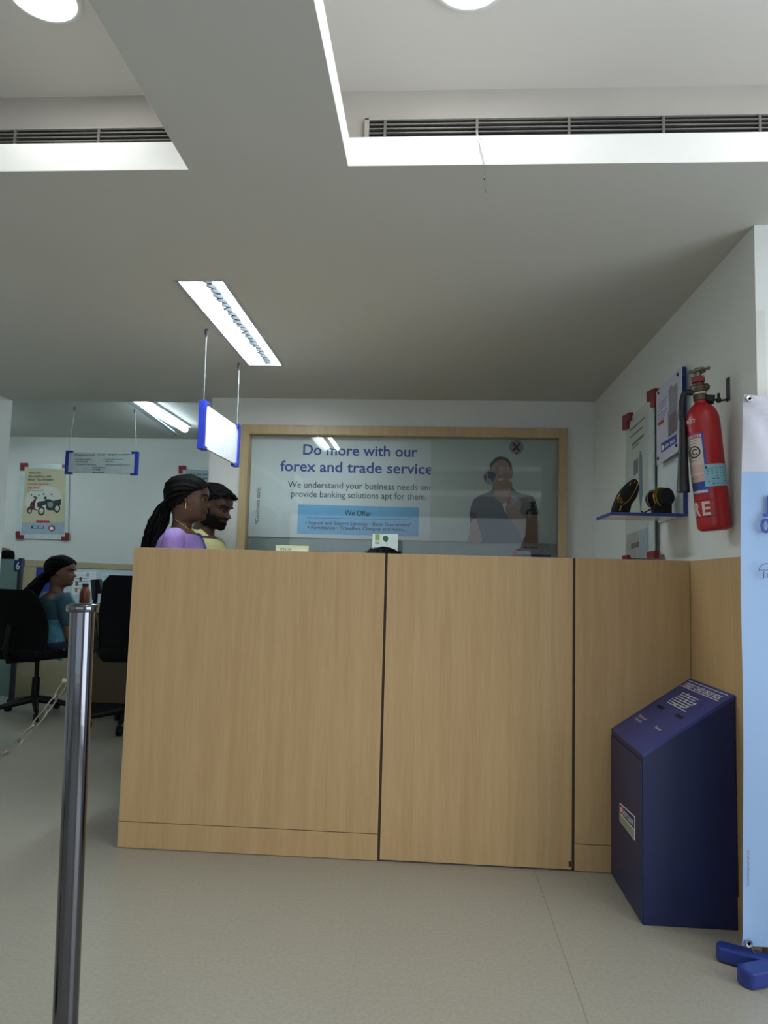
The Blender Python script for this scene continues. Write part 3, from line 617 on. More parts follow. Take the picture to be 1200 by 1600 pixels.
# scooter
s_ = layer('printed_scooter', A2([(395, 790), (420, 800), (400, 870), (395, 960), (440, 990), (440, 1000), (360, 985), (310, 940), (320, 860), (360, 830)]), plF, .0022, scoot, sh, True)
layer('printed_fender', A2([(255, 1000), (275, 940), (320, 925), (360, 960), (350, 1000), (310, 960), (280, 980)]), plF, .0024, scoot, s_)
layer('printed_handlebar', A2([(355, 750), (410, 748), (450, 780), (430, 796), (380, 775)]), plF, .0024, bike, s_)
make('printed_wheel', MB().ring(flat(A2([(300, 1010)]), plF, .0026)[0], (.026, 0, 0), (0, 0, .031), .55), bike, s_)
for a_ in ((335, 722), (465, 733)): layer('printed_mirror', A2(circ(*a_, 14, n=10)), plF, .0026, bike, s_)
# motorcycle
k_ = layer('printed_motorcycle', A2([(430, 870), (470, 840), (560, 830), (600, 800), (660, 800), (720, 830), (800, 810), (860, 795), (865, 830), (855, 915), (830, 900), (780, 900), (740, 940), (730, 1000), (620, 1000), (590, 960), (600, 900), (560, 900), (520, 930), (440, 950)]), plF, .0023, bike, sh)
for c_, r_ in (((510, 1010), .044), ((790, 965), .042)): make('printed_wheel', MB().ring(flat(A2([c_]), plF, .0028)[0], (r_*.85, 0, 0), (0, 0, r_*1.1), .6), bike, k_)
layer('printed_headlamp', A2([(545, 780), (580, 745), (605, 765), (600, 800), (560, 800)]), plF, .0028, bike, k_)
for a_ in ((550, 708), (695, 713)): layer('printed_mirror', A2(circ(*a_, 16, n=10)), plF, .0028, bike, k_)
layer('printed_engine', A2([(620, 860), (700, 850), (720, 900), (690, 950), (640, 940)]), plF, .0028, grey_p, k_, True)
layer('printed_ribbon', A2([(405, 1205), (430, 1180), (650, 1185), (675, 1215), (650, 1222), (420, 1220)]), plF, .002, RED, sh)
lb = layer('printed_logo_box', A2([(330, 1272), (560, 1278), (556, 1328), (328, 1322)]), plF, .0022, HDFC_BLUE, sh)
lt([('HDFC BANK', 365, 545, 1313, 2.6)], white_print, lb, plF, A2, .0028)
lg = layer('printed_badge', A2(circ(695, 1318, 62, 55)), plF, .0022, mat('printed_badge_maroon', '#7c2434', .6), sh); layer('badge_core', A2(circ(690, 1322, 36, 30)), plF, .0028, white_print, lg)
for px, sx, sy in (((130, 150), 1, 1), ((1015, 178), -1, 1), ((48, 1508), 1, -1), ((1000, 1535), -1, -1)):
    corner('corner_clip', A2([px])[0], sx, sy, plF, bp_, 12, 12, 6, 0)

jp = thing('wall_poster', 'blue-grey poster with a red corner clip behind the standing woman', 'poster', tuple(onY(320, 800, YF)))
make('acrylic_sheet', MB().prism(flat([(283, 728), (357, 730), (352, 846), (276, 843)], plF), (0, .006, 0)), acry, jp)
js = layer('print', [(290, 733), (352, 736), (347, 840), (283, 837)], plF, .001, mat('blue_grey_poster', '#8fa3a8', .6, var=.03, scale=6), jp)
lt([('Join the movement', 296, 342, 743.2, 4.2), ('of smart tax savers', 293, 342, 749.2, 4.2)], mat('navy_text', '#223244', .6), js, plF, lambda a: a)
for px, sx, sy in (((279, 727.5), 1, 1), ((358, 729), -1, 1), ((274, 845), 1, -1), ((353, 848), -1, -1)): corner('corner_clip', px, sx, sy, plF, jp, 12, 12, 6, 0)

# ================================================================== RIGHT WALL
XP = W-.03; plR = ((XP, 0, 0), (-1, 0, 0))
ap = thing('wall_poster', 'tall pale acrylic poster with dark red corner clips on the right wall, behind display shelf', 'poster', tuple(onX(1000, 872, XP)))
make('acrylic_sheet', MB().prism(flat([(978, 660), (1020, 618), (1021, 873), (977, 871)], plR), (.008, 0, 0)), acry, ap)
aps = layer('print', [(980, 668), (1011, 640), (1012, 873), (979, 871)], plR, .001, mat('pale_grey_print_sheet', '#b4bbb3', .6, var=.03, scale=6), ap)
gp = mat('grey_text_print', '#6d6f6c', .6)
mb = MB()
for (u0, v0, u1, v1, h) in ((984, 672, 1008, 650, 3.2), (985, 682, 1004, 666, 3), (987, 694, 1006, 677, 4.5), (988, 700, 999, 690, 2.5)):
    mb.poly(flat([(u0, v0), (u1, v1), (u1, v1+h), (u0, v0+h)], plR, .002))
make('printed_lines', mb, gp, aps)
layer('printed_pen', [(1000, 703), (1003, 712), (1004, 770), (1001, 800), (998, 770), (998, 720)], plR, .002, mat('printed_pen_blue', '#6c7f8c', .6), aps)
layer('printed_label', [(990, 721), (997, 715), (997, 738), (990, 744)], plR, .002, gp, aps)
layer('printed_patch', [(979, 836), (998, 829), (998, 871), (979, 871)], plR, .0018, mat('taupe_print', '#9a9691', .6), aps); layer('printed_patch', [(999, 829), (1012, 824), (1012, 873), (999, 872)], plR, .0018, mat('slate_print', '#93a1a8', .6), aps)
layer('printed_logo_box', [(986, 850), (998, 846), (998, 854), (986, 858)], plR, .0028, gp, aps)
plC = ((XP-.004, 0, 0), (-1, 0, 0))
for pts in ([(972, 650), (983, 644), (983, 656), (979, 659), (979, 670), (972, 673)], [(1010, 612), (1022, 606), (1022, 636), (1016, 637), (1016, 626), (1010, 628)], [(1010, 862), (1022, 860), (1022, 873), (1010, 873)], [(972, 868), (980, 867), (980, 876), (972, 876)]):
    make('corner_clip', MB().prism(flat(pts, plC, .012), (.022, 0, 0)), clip_red, ap, bevel=.0015)

# display shelf: acrylic back panel and shelf with blue edges
Q = onX(1075, 806, W); zs = Q.z; ysn = Q.y; ysf = ysn+.26; zt3 = onX(1075, 571, W).z; xl = onY(955, 805, ysn).x
acw = mat('white_acrylic', '#dfe5e6', .25); edge_b = mat('blue_edge_trim', '#20347c', .35)
ds = thing('display_shelf', 'white acrylic wall shelf with blue edges and a tall back panel', 'shelf', (W-.01, (ysn+ysf)/2, zs))
make('back_panel', MB().box(W-.012, W-.004, ysn+.004, ysf+.1, zs, zt3), acw, ds, bevel=.001)
make('blue_edge', MB().box(W-.018, W-.003, ysn-.003, ysn+.0035, zs-.002, zt3), edge_b, ds, bevel=.001)
xf = onP(929, 820, (0, 0, zs), (0, 0, 1))
yff = ysf
xfl = xl+.0
make('shelf_plate', MB().prism([(xl+.003, ysn+.004, zs), (W-.013, ysn+.004, zs), (W-.013, yff, zs), (xfl+.003, yff, zs)], (0, 0, .006)), acw, ds, bevel=.001)
make('blue_edge', MB().box(xl-.002, W-.018, ysn-.002, ysn+.0035, zs-.004, zs+.009), edge_b, ds, bevel=.001)
make('blue_edge', MB().box(xl-.003, xl+.0025, ysn+.004, yff, zs-.004, zs+.009), edge_b, ds, bevel=.001)
# ad sheet held by screws in front of the back panel
XQ = W-.04; plQ = ((XQ, 0, 0), (-1, 0, 0))
ad = thing('advert_sheet', 'pale lilac jewellery advert sheet screwed above the display shelf', 'poster', tuple(onX(1045, 720, XQ)))
make('sheet', MB().prism(flat([(1025.5, 613), (1064.5, 571.5), (1062, 703), (1026, 728)], plQ), (.004, 0, 0)), mat('lilac_white_print', '#c3c2d2', .4, var=.02), ad)
for u, v in ((1029, 614.5), (1059, 585), (1028.5, 716.5), (1057, 696)):
    c_ = onX(u, v, XQ-.001); make('screw', MB().lathe([(.007, -.004), (.007, .002), (.006, .004), (.004, .0045)], c_, (-1, 0, 0), 14), mat('dark_screw', '#3c3f48', .35, .8), ad, smooth=40)
    make('spacer', MB().tube([c_+V((.005, 0, 0)), c_+V((.028, 0, 0))], .005, 10), hook_m, ad, smooth=40)
mb = MB()
for k in range(6):
    v0 = 632+6*k-.25*k; u1 = 1043-(k % 3)*2; mb.poly(flat([(1028, v0), (u1, v0-13), (u1, v0-11.4), (1028, v0+1.6)], plQ, .001))
make('printed_lines', mb, mat('blue_grey_text', '#7d84a6', .6), ad)
layer('printed_tag', [(1028, 662), (1037, 655), (1037, 660), (1028, 666)], plQ, .001, RED, ad)
layer('printed_figure', [(1044, 612), (1048, 601), (1052, 604), (1055, 600), (1058, 597), (1059, 606), (1058, 640), (1060, 652), (1058, 672), (1044, 684), (1043, 650), (1046, 630)], plQ, .001, mat('printed_grey_figure', '#8c8896', .6), ad)
layer('printed_shade', [(1046, 650), (1056, 640), (1058, 672), (1044, 684)], plQ, .0014, mat('printed_brown_grey', '#6f6168', .6), ad)
lq = layer('printed_logo_box', [(1033, 693), (1057, 678), (1057, 691), (1033, 708)], plQ, .001, HDFC_BLUE, ad)
mb = MB(); p0_ = V((XQ-.002, 0, 0)); text(mb, 'HDFC BANK', onP(1039, 700.5, p0_, (1, 0, 0)), onP(1055, 690, p0_, (1, 0, 0)), (0, 0, 1), cap=.014, bold=.015); make('lettering', mb, white_print, lq)
layer('logo', [(1034, 697), (1037.5, 695), (1037.5, 702), (1034, 704.5)], plQ, .0016, white_print, lq)

# jewellery stands
velvet = mat('black_velvet', '#0b0a0a', .9, var=.2); gold = mat('gold_chain', '#b98b3a', .3, .9)
yk = ysn+.10
def jp_(u, v, y=yk): return onY(u, v, y)
zsh = zs+.0065
nb = thing('necklace_stand', 'leaning black velvet neck bust with gold necklace on display shelf', 'jewellery stand', (jp_(975, 800).x, yk, zsh))
outl = [(957, 803), (963, 778), (975, 760), (989, 748.5), (996, 751), (999, 760), (995, 776), (986, 790), (981, 803)]
rows = []
o_pts = [jp_(u, v) for u, v in smooth_px(outl, 5)]
for p in o_pts: p.z = max(p.z, zsh)
cen = sum(o_pts, V())/len(o_pts)
for k, (sc_, dy) in enumerate(((.62, -.022), (.86, -.016), (1., 0.), (1., .022), (.9, .04))): rows.append([cen+(p-cen)*sc_+V((0, dy, 0)) for p in o_pts])
for r in rows:
    for p in r: p.z = max(p.z, zsh)
make('bust', MB().rings(rows), velvet, nb, smooth=60)
mb = MB()
for k, wv in ((0, 1.0), (1, .85), (2, .7)):
    a_ = [(963, 796), (962, 786), (964, 795), (969, 793), (978, 786), (986, 772), (992, 757)]
    pts = [V(p) + V((.0, -.020-.002*k, 0)) for p in [jp_(u+k*1.5, v-k*2.5) for u, v in ((964, 776), (966, 786), (969, 791), (975, 789), (982, 781), (989, 768), (992, 757))]]
    mb.tube(ctr(pts, 4)[:-4], .0016, 6)
pp = jp_(967, 797)+V((0, -.022, 0)); mb.tube([jp_(969, 791)+V((0, -.021, 0)), pp, pp+V((-.004, 0, -.004))], .002, 6); mb.ball(pp, .004, 10)
mb.tube([jp_(979, 764)+V((0, -.018, 0)), jp_(984, 755)+V((0, -.018, 0))], .0014, 6)
mb.tube([jp_(987, 761)+V((0, -.018, 0)), jp_(991, 752)+V((0, -.018, 0))], .0014, 6)
make('necklace', mb, gold, nb, smooth=60)
yb_ = ysn+.09
br = thing('bracelet_stand', 'black velvet roll with gold bangles on display shelf', 'jewellery stand', (jp_(1032, 800, yb_).x, yb_, zsh))
c0 = jp_(1031, 780, yb_); aa = V((.055, -.10, .012)).normalized()
make('roll', MB().lathe([(.001, -.048), (.034, -.046), (.036, -.03), (.036, .03), (.034, .046), (.001, .048)], c0+V((0, 0, .004)), aa, 32), velvet, br, smooth=50)
b1 = jp_(1035, 803, yb_); make('foot', MB().box(b1.x-.038, b1.x+.03, yb_-.03, yb_+.03, zsh, c0.z-.02), velvet, br, bevel=.004)
for h, r in ((.018, .039), (.008, .041), (-.03, .040)):
    cc = c0+V((0, 0, .004))+aa*h; u_ = aa.cross(V((0, 0, 1))).normalized(); q_ = aa.cross(u_)
    make('bangle', MB().tube([cc+(u_*math.cos(2*PI*k/32)+q_*math.sin(2*PI*k/32))*r for k in range(32)], .003, 8, closed=True), gold if h != -.03 else mat('silver_bangle', '#9a8f88', .3, .9), br, smooth=60)
cl = [jp_(1002, 799, yb_-.03), jp_(1006, 801.5, yb_-.03), jp_(1018, 795, yb_-.03), jp_(1023, 794, yb_-.03), jp_(1026, 801, yb_-.03)]
for p in cl: p.z = max(p.z, zsh+.003)
make('clasp_strap', MB().tube(cl, .0028, 8), velvet, br, smooth=60)

# ================================================================== FIRE EXTINGUISHER
YE = 2.585; red = mat('fire_red_paint', '#a3161c', .32, var=.06, scale=12); brass = mat('tarnished_brass', '#5a4f3c', .45, .7, var=.2); black_r = mat('black_rubber', '#0a0a0c', .5)
E0 = onY(1117, 829, YE); E1 = onY(1097.6, 655, YE); A_ = (E1-E0).normalized(); RE = .0545
toc = (CAM-E0); ec = (toc-A_*toc.dot(A_)).normalized(); er = A_.cross(ec)
if er.x < 0: er = -er
def EP(px_from_centre, h, lift=0., r=RE): th = math.asin(max(-1, min(1, px_from_centre))); return E0+A_*h+(er*math.sin(th)+ec*math.cos(th))*(r+lift)
def ET(th, h, lift=0.): return E0+A_*h+(er*math.sin(th)+ec*math.cos(th))*(RE+lift)
LEN = (E1-E0).length
fe = thing('fire_extinguisher', 'red gas fire extinguisher with black horn hanging on the right wall', 'fire extinguisher', tuple(E0))
prof = [(.001, .002), (.040, 0), (.049, .004), (.0535, .012), (RE, .022), (RE, LEN-.012), (.0535, LEN+.003), (.050, LEN+.018), (.043, LEN+.033), (.033, LEN+.045), (.024, LEN+.052), (.020, LEN+.056), (.020, LEN+.066)]
make('cylinder', MB().lathe(prof, E0, A_, 48), red, fe, smooth=40)
hN = LEN+.064
va = make('valve', MB().lathe([(.021, hN), (.023, hN+.002), (.023, hN+.020), (.018, hN+.022), (.018, hN+.028), (.026, hN+.030), (.028, hN+.040), (.026, hN+.050), (.019, hN+.053), (.017, hN+.062)], E0, A_, 12), brass, fe, smooth=30)
make('collar', MB().lathe([(.0195, hN+.0225), (.0215, hN+.023), (.0215, hN+.028), (.0195, hN+.0285)], E0, A_, 24), mat('white_collar', '#d8d6d0', .5), va, smooth=40)
pv = E0+A_*(hN+.045); make('valve_lobe', MB().ball(pv+er*.022, .013, 14).ball(pv-er*.02, .012, 14), brass, va, smooth=60)
make('safety_block', MB().obox(E0+A_*(hN+.074), er*.021, ec*.016, A_*.010), mat('dull_red_block', '#7d1d20', .5), va, bevel=.003)
hw = E0+A_*(hN+.105)
mb = MB().lathe([(.010, hN+.083), (.013, hN+.09), (.012, hN+.098)], E0, A_, 16); wheel = []
for k in range(28): wheel.append(hw+(er*math.cos(2*PI*k/28)*.024+ec*math.sin(2*PI*k/28)*.018+A_*(.004*math.sin(4*PI*k/28))))
mb.tube(wheel, .005, 8, closed=True); mb.ball(hw, .012, 14); mb.tube([hw, hw+er*.034+A_*.004], .0042, 10); mb.ball(hw+er*.036+A_*.004, .0065, 12)
make('hand_wheel', mb, mat('grey_brass', '#7a7766', .4, .7), fe, smooth=50)
make('seal_wire', MB().tube([hw+er*.016-A_*.002, E0+A_*(hN+.085)+er*.02+ec*.01, E0+A_*(hN+.078)+er*.018+ec*.017], .001, 6), white_print, fe)
# outlet, hose and horn on the left
o0 = E0+A_*(hN+.036)
hs = [onY(1082, 614, YE), onY(1074, 613, YE), onY(1068, 617, YE+.005), onY(1065, 628, YE+.01), onY(1064.5, 645, YE+.012), onY(1065.5, 658, YE+.012)]
make('hose', MB().tube(ctr(hs, 5)[:-5] if False else [hs[0], hs[1], (hs[1]+hs[2])/2+V((-.002, 0, .004)), hs[2], hs[3], hs[4], hs[5]], .0095, 14), black_r, fe, smooth=60)
ht, hb = onY(1067, 654, YE+.012), onY(1067.5, 769, YE+.012); ha = (hb-ht).normalized(); hl_ = (hb-ht).length
make('horn', MB().lathe([(.0115, 0), (.012, .012), (.0135, .03), (.018, hl_*.75), (.0215, hl_-.004), (.0225, hl_), (.020, hl_), (.016, hl_-.05), (.001, hl_-.06)], ht, ha, 28), mat('black_horn', '#0c0d0f', .45), fe, smooth=40)
# hanging handle and wall bracket
hb0 = E0+A_*(hN+.008)
c1 = onY(1113, 624, YE-.01)
make('hanging_sleeve', MB().tube([hb0+er*.012, c1+V((-.004, 0, 0)), c1+V((.004, -.004, -.002))], [.012, .0155, .0165], 18), black_r, fe, smooth=40)
wbk = onX(1136.5, 625, W-.004)
brk = make('wall_bracket', MB().box(W-.004, W-.0005, wbk.y-.016, wbk.y+.012, wbk.z-.004, wbk.z+.078), mat('dark_bracket', '#23202f', .5), fe, bevel=.001)
make('bracket_arm', MB().tube([c1, c1.lerp(wbk, .5)+V((0, 0, -.003)), wbk+V((0, 0, .001))], .0035, 10), black_r, brk, smooth=50)
nt_ = c1.lerp(wbk, .42); make('bracket_nut', MB().lathe([(.006, -.01), (.008, -.008), (.008, .004), (.005, .006), (.005, .022)], nt_, (0, 0, 1), 12), black_r, brk, smooth=40)
# labels wrapped round the cylinder
def patch(name, t0, t1, z0, z1, lift, m_, parent, n=16):
    vs = []; 
    for i in range(n+1):
        th = math.radians(t0+(t1-t0)*i/n); vs += [ET(th, z0, lift), ET(th, z1, lift)]
    return make(name, MB().add(vs, [(2*i, 2*i+2, 2*i+3, 2*i+1) for i in range(n)]), m_, parent, smooth=60)
def etext(name, s, t0, t1, z, cap, lift, m_, parent, bold=.01):
    vs, fs, wd = glyphs(s, bold); k = cap/.70
    bm = bmesh.new(); bv = [bm.verts.new(v) for v in vs]
    for f in fs:
        try: bm.faces.new([bv[i] for i in f])
        except ValueError: pass
    nc = max(4, int(abs(t1-t0)/5))
    for c in range(1, nc): bmesh.ops.bisect_plane(bm, geom=bm.verts[:]+bm.edges[:]+bm.faces[:], plane_co=(wd*c/nc, 0, 0), plane_no=(1, 0, 0))
    bm.verts.index_update()
    mb = MB().add([ET(math.radians(t0+(t1-t0)*v.co.x/wd), z+v.co.y*k, lift) for v in bm.verts], [tuple(v.index for v in f.verts) for f in bm.faces]); bm.free()
    return make(name, mb, m_, parent)
pxh = LEN/174.
def hh(v): return (829-v)*pxh        # photo row on the axis -> height on the cylinder
lab_w = mat('aged_white_label', '#cbbfb4', .5, var=.06, scale=60); lab_b = mat('label_blue', '#2a4aa0', .5); lab_p = mat('label_pink', '#c9a8a0', .5, var=.05, scale=90); lab_k = mat('label_black', '#1b1a1a', .5); lab_r = mat('label_red', '#b0303a', .5)
L1 = patch('label', -112, -3, hh(772), hh(679), .0004, lab_b, fe)
patch('label_field', -108, -10, hh(754), hh(687), .0008, lab_w, L1)
patch('label_field', -108, -13, hh(740), hh(727), .0012, lab_p, L1); patch('label_field', -106, -13, hh(754), hh(743), .0012, lab_p, L1)
patch('label_strip', -108, -8, hh(771), hh(767), .0008, lab_w, L1)
patch('label_header', -108, -10, hh(686), hh(681), .0008, lab_w, L1)
etext('lettering', 'SAFETY FIRST', -104, -13, hh(685.5), .012, .0012, lab_r, L1, .03)
mb = MB()
for v in (690, 694, 698, 716, 720, 745, 748, 751, 757, 760, 763):
    a0, a1 = -100+6*random.random(), -25-20*random.random(); n_ = 10; vs = []
    for i in range(n_+1):
        th = math.radians(a0+(a1-a0)*i/n_); vs += [ET(th, hh(v+.8), .0016), ET(th, hh(v), .0016)]
    mb.add(vs, [(2*i, 2*i+2, 2*i+3, 2*i+1) for i in range(n_)])
make('printed_lines', mb, mat('label_grey_text', '#6a5f5c', .6), L1)
etext('lettering', 'C', -52, -30, hh(712), .020, .0016, lab_k, L1, .03); etext('lettering', 'B', -88, -66, hh(712), .020, .0016, lab_k, L1, .03)
vs = []; n_ = 28
for i in range(n_):
    t = 2*PI*i/n_
    for r in (.0205, .0160): vs.append(ET(math.radians(-41)+math.cos(t)*r/RE*1.1, hh(712)+.010+math.sin(t)*r, .0016))
make('printed_ring', MB().add(vs, [(2*i, (2*i+2) % (2*n_), (2*i+3) % (2*n_), 2*i+1) for i in range(n_)]), lab_k, L1)
L2 = patch('service_sticker', -14, 80, hh(763), hh(729), .0016, mat('pale_blue_sticker', '#86b4c6', .5, var=.04, scale=80), fe)
mb = MB()
for r in range(7):
    for c_ in range(5):
        if random.random() < .25: continue
        t0 = -4+c_*14; vs = []
        for i in range(4):
            th = math.radians(t0+ (4+6*random.random())*i/3); vs += [ET(th, hh(760-4*r), .002), ET(th, hh(758.8-4*r), .002)]
        mb.add(vs, [(2*i, 2*i+2, 2*i+3, 2*i+1) for i in range(3)])
make('printed_lines', mb, mat('sticker_text', '#3f6078', .6), L2)
patch('printed_emblem', -9, -3, hh(735.5), hh(732), .002, lab_k, L2, 4)
L3 = patch('fire_label', -140, 8, hh(808), hh(782), .0004, lab_k, fe); patch('label_field', -139, 6.5, hh(807), hh(783), .0008, red, L3)
for s, a0, a1 in (('E', -34, -6), ('R', -74, -42), ('I', -94, -84), ('F', -132, -106)): etext('lettering', s, a0, a1, hh(805), .052*.98 if False else 20*pxh, .0012, mat('fire_label_white', '#c9b7b2', .6), L3, .03)
etext('lettering', 'FIRST', -75, -22, hh(662), .012, .0006, mat('label_cream', '#cfc2b4', .6), fe, .02)

# ================================================================== BANNER AND ITS STAND
YBN = 2.30; bl_, tl_ = onY(1159, 1478, YBN), onY(1161, 617, YBN)
bn = thing('banner', 'white and pale blue cloth banner with blue letters at right edge of frame', 'banner', (1.15, YBN, bl_.z))
xw = .62
def bsheet(z0, z1, y, nx=24, nz=40):
    vs = []
    for j in range(nz+1):
        z = z0+(z1-z0)*j/nz; t = (z-bl_.z)/(tl_.z-bl_.z); xa = bl_.x+(tl_.x-bl_.x)*t
        for i in range(nx+1):
            s = i/nx; sag = .010*math.exp(-((1-t)*9))*math.sin(s*PI)*2; x = xa+.0035*math.sin(t*7)*(1-s)+xw*s
            dd = math.hypot(s*1.0, (1-t)*2.2); fold = .012*math.exp(-dd*2.2)*math.sin(math.atan2((1-t)*2.2, s+.001)*9)
            d3 = math.hypot(s, t*2.2); fold += .008*math.exp(-d3*4)*math.sin(math.atan2(t*2.2, s+.001)*7)
            vs.append((x, y+fold+.004*math.sin(t*11+s*5), z-sag*.6))
    return MB().add(vs, [(j*(nx+1)+i, j*(nx+1)+i+1, (j+1)*(nx+1)+i+1, (j+1)*(nx+1)+i) for j in range(nz) for i in range(nx)])
zj = onY(1162, 736, YBN).z
cloth_w = mat('banner_white', '#bebecb', .55, var=.01); cloth_b = mat('banner_pale_blue', '#92b0d6', .55, var=.02, scale=2)
s0 = bsheet(bl_.z, zj, YBN); s1 = bsheet(zj, tl_.z, YBN, nz=16)
b_low = make('blue_sheet', s0, cloth_b, bn, smooth=60); make('white_sheet', s1, cloth_w, bn, smooth=60)
for u, v in ((1171, 623), (1170, 1474)):
    c_ = onY(u, v, YBN-.006); make('grommet', MB().lathe([(.0045, 0), (.0045, .003), (.0095, .004), (.0105, .001), (.0105, 0)], c_, (0, -1, 0), 20), mat('silver_grommet', '#b9bcc0', .25, .9), bn, smooth=40)
navy = mat('banner_navy_print', '#22388a', .55)
yb3 = YBN-.012
a_ = onY(1191, 799, yb3); make('lettering', text(MB(), 'J', a_, a_+V((.030, 0, 0)), (0, 0, 1), cap=.047, bold=.03), navy, b_low); mb = MB()
a_ = onY(1188, 832, yb3); text(mb, '0', a_, a_+V((.032, 0, 0)), (0, 0, 1), cap=.042, bold=.03)
make('lettering', mb, navy, b_low)
c_ = onY(1200, 892, yb3); mb = MB(); arc = [c_+V((.026*math.cos(t), 0, .022*math.sin(t))) for t in [PI*k/14 for k in range(15)]]; mb.tube(arc, .0011, 6); mb.tube([c_+V((-.026+.0104*k/2, 0, .003*(k % 2))) for k in range(11)], .001, 6)
mb.tube([c_+V((-.012, 0, 0)), c_+V((-.012, 0, -.02)), c_+V((-.017, 0, -.024))], .0011, 6)
text(mb, 'J3', c_+V((-.018, 0, -.02)), c_+V((.0, 0, -.02)), (0, 0, 1), cap=.014); make('emblem', mb, mat('banner_grey_print', '#5a6387', .6), b_low)
mb = MB(); a_, b_ = onY(1170.5, 1385, yb3+.004), onY(1170.5, 1328, yb3+.004); text(mb, 'Terms and conditions apply. Issued in public interest', a_, b_, (-1, 0, 0), cap=.0075); make('lettering', mb, mat('banner_small_print', '#3b415a', .6), b_low)
fb = mat('blue_stand_plastic', '#22357f', .4, var=.05, scale=15)
bs = thing('banner_stand', 'blue plastic cross-shaped banner stand foot on the floor by the right wall', 'banner stand', (1.06, 2.27, 0))
def arm(p, q, wd_, h0, h1):
    p = V(p); q = V(q); d = (q-p).normalized(); n_ = V((-d.y, d.x, 0)); r = wd_/2; pts = []
    for k in range(9):
        t = PI/2+PI*k/8; k2 = .6; pts.append(p+d*(math.cos(t)*r*k2)+n_*math.sin(t)*r)
    pts += [q-n_*r*.95, q+n_*r*.95]
    return MB().prism([V((a.x, a.y, h0)) for a in pts], (0, 0, h1-h0))
cx_ = V((1.0, 2.262, 0))
make('foot_arm', arm((.858, 2.345, 0), cx_, .052, .004, .044), fb, bs, bevel=.006)
make('foot_arm', arm((.872, 2.205, 0), cx_, .060, .003, .046), fb, bs, bevel=.006)
make('foot_arm', arm((1.30, 2.345, 0), cx_, .052, .004, .044), fb, bs, bevel=.006)
make('foot_arm', arm((1.30, 2.19, 0), cx_, .060, .003, .045), fb, bs, bevel=.006)
pole_m = mat('grey_pole', '#6f7274', .4, .6)
px_ = V((1.06, 2.325, 0))
make('pole', MB().tube([px_+V((0, 0, .0)), px_+V((0, 0, 1.62))], .010, 16), pole_m, bs, smooth=50)
make('pole_base', MB().box(1.0, 1.09, 2.29, 2.345, .03, .085), pole_m, bs, bevel=.004)
g0 = onY(1171, 1476, YBN-.004); make('hook', MB().tube([g0, g0+V((.018, .006, -.028)), g0+V((.045, .01, -.045)), V((1.01, 2.31, .05))], .0022, 8), pole_m, bs, smooth=50)
make('top_bar', MB().tube([V((tl_.x+.02, YBN+.012, tl_.z-.012)), V((1.5, YBN+.012, tl_.z-.012))], .005, 10), pole_m, bs, smooth=50)

# ================================================================== FAR DESKS
beige = mat('beige_partition_trim', '#a89c7c', .5, var=.04); pin_b = mat('blue_pinboard', '#1f3a8c', .8); pin_w = mat('pale_pinboard', '#c2ccd6', .6, var=.03)
YPn = 6.0
pa = onY(36, 874.5, YPn); zp = pa.z; pz = onY(210, 886, 7.35); pb = V((pz.x, pz.y, zp)); pa = V((pa.x, pa.y, zp))
pdir = V((pb.x-pa.x, pb.y-pa.y, 0)).normalized(); pn_ = V((pdir.y, -pdir.x, 0)); plP = (pa+pn_*.03, tuple(pn_)); pb2 = pb+pdir*0.0
cu = thing('cubicle_partition', 'beige-framed office partition with blue pinboard and pinned papers, behind seated woman', 'partition', (pa.x, pa.y, 0))
plen = (pb2-pa).length; mid = (pa+pb2)/2
def pbx(s0, s1, z0, z1, t0, t1): a_ = pa+pdir*(s0+s1)/2; return MB().obox((a_+pn_*(t0+t1)/2)*1+V((0, 0, (z0+z1)/2-zp)), pdir*(s1-s0)/2, pn_*(t1-t0)/2, V((0, 0, (z1-z0)/2)))
make('core', pbx(0.02, plen-.02, .02, zp-.01, -.025, .02), beige, cu, bevel=.002)
make('top_rail', pbx(0, plen, zp-.055, zp, -.03, .03), beige, cu, bevel=.003)
make('end_post', pbx(-.02, .12, .005, zp-.056, -.03, .03), beige, cu, bevel=.003)
sq = lambda u, v: (onP(u, v, plP[0], plP[1])-pa).dot(pdir)
sb0, sb1 = sq(45, 900), sq(84, 900); zb1 = zp-.06
make('blue_board', pbx(.125, sb1+.1, .78, zb1, .0205, .027), pin_b, cu); make('pale_board', pbx(sb1+.105, plen-.02, .78, zb1, .0205, .027), pin_w, cu)
pap = [('#dfe6ea', [(112, 894), (150, 893), (150, 925), (112, 930)]), ('#cdd8e0', [(158, 895), (171, 895), (171, 938), (158, 938)]), ('#d5dee2', [(173, 898), (201, 898), (201, 915), (173, 915)]), ('#c8d3da', [(173, 918), (190, 918), (190, 938), (173, 938)])]
pl_labels = ['large printed notice pinned on the partition right of the seated woman', 'narrow tall notice pinned mid partition above the laptop', 'wide notice pinned high on the partition by the counter edge', 'small notice pinned low on the partition by the counter edge']
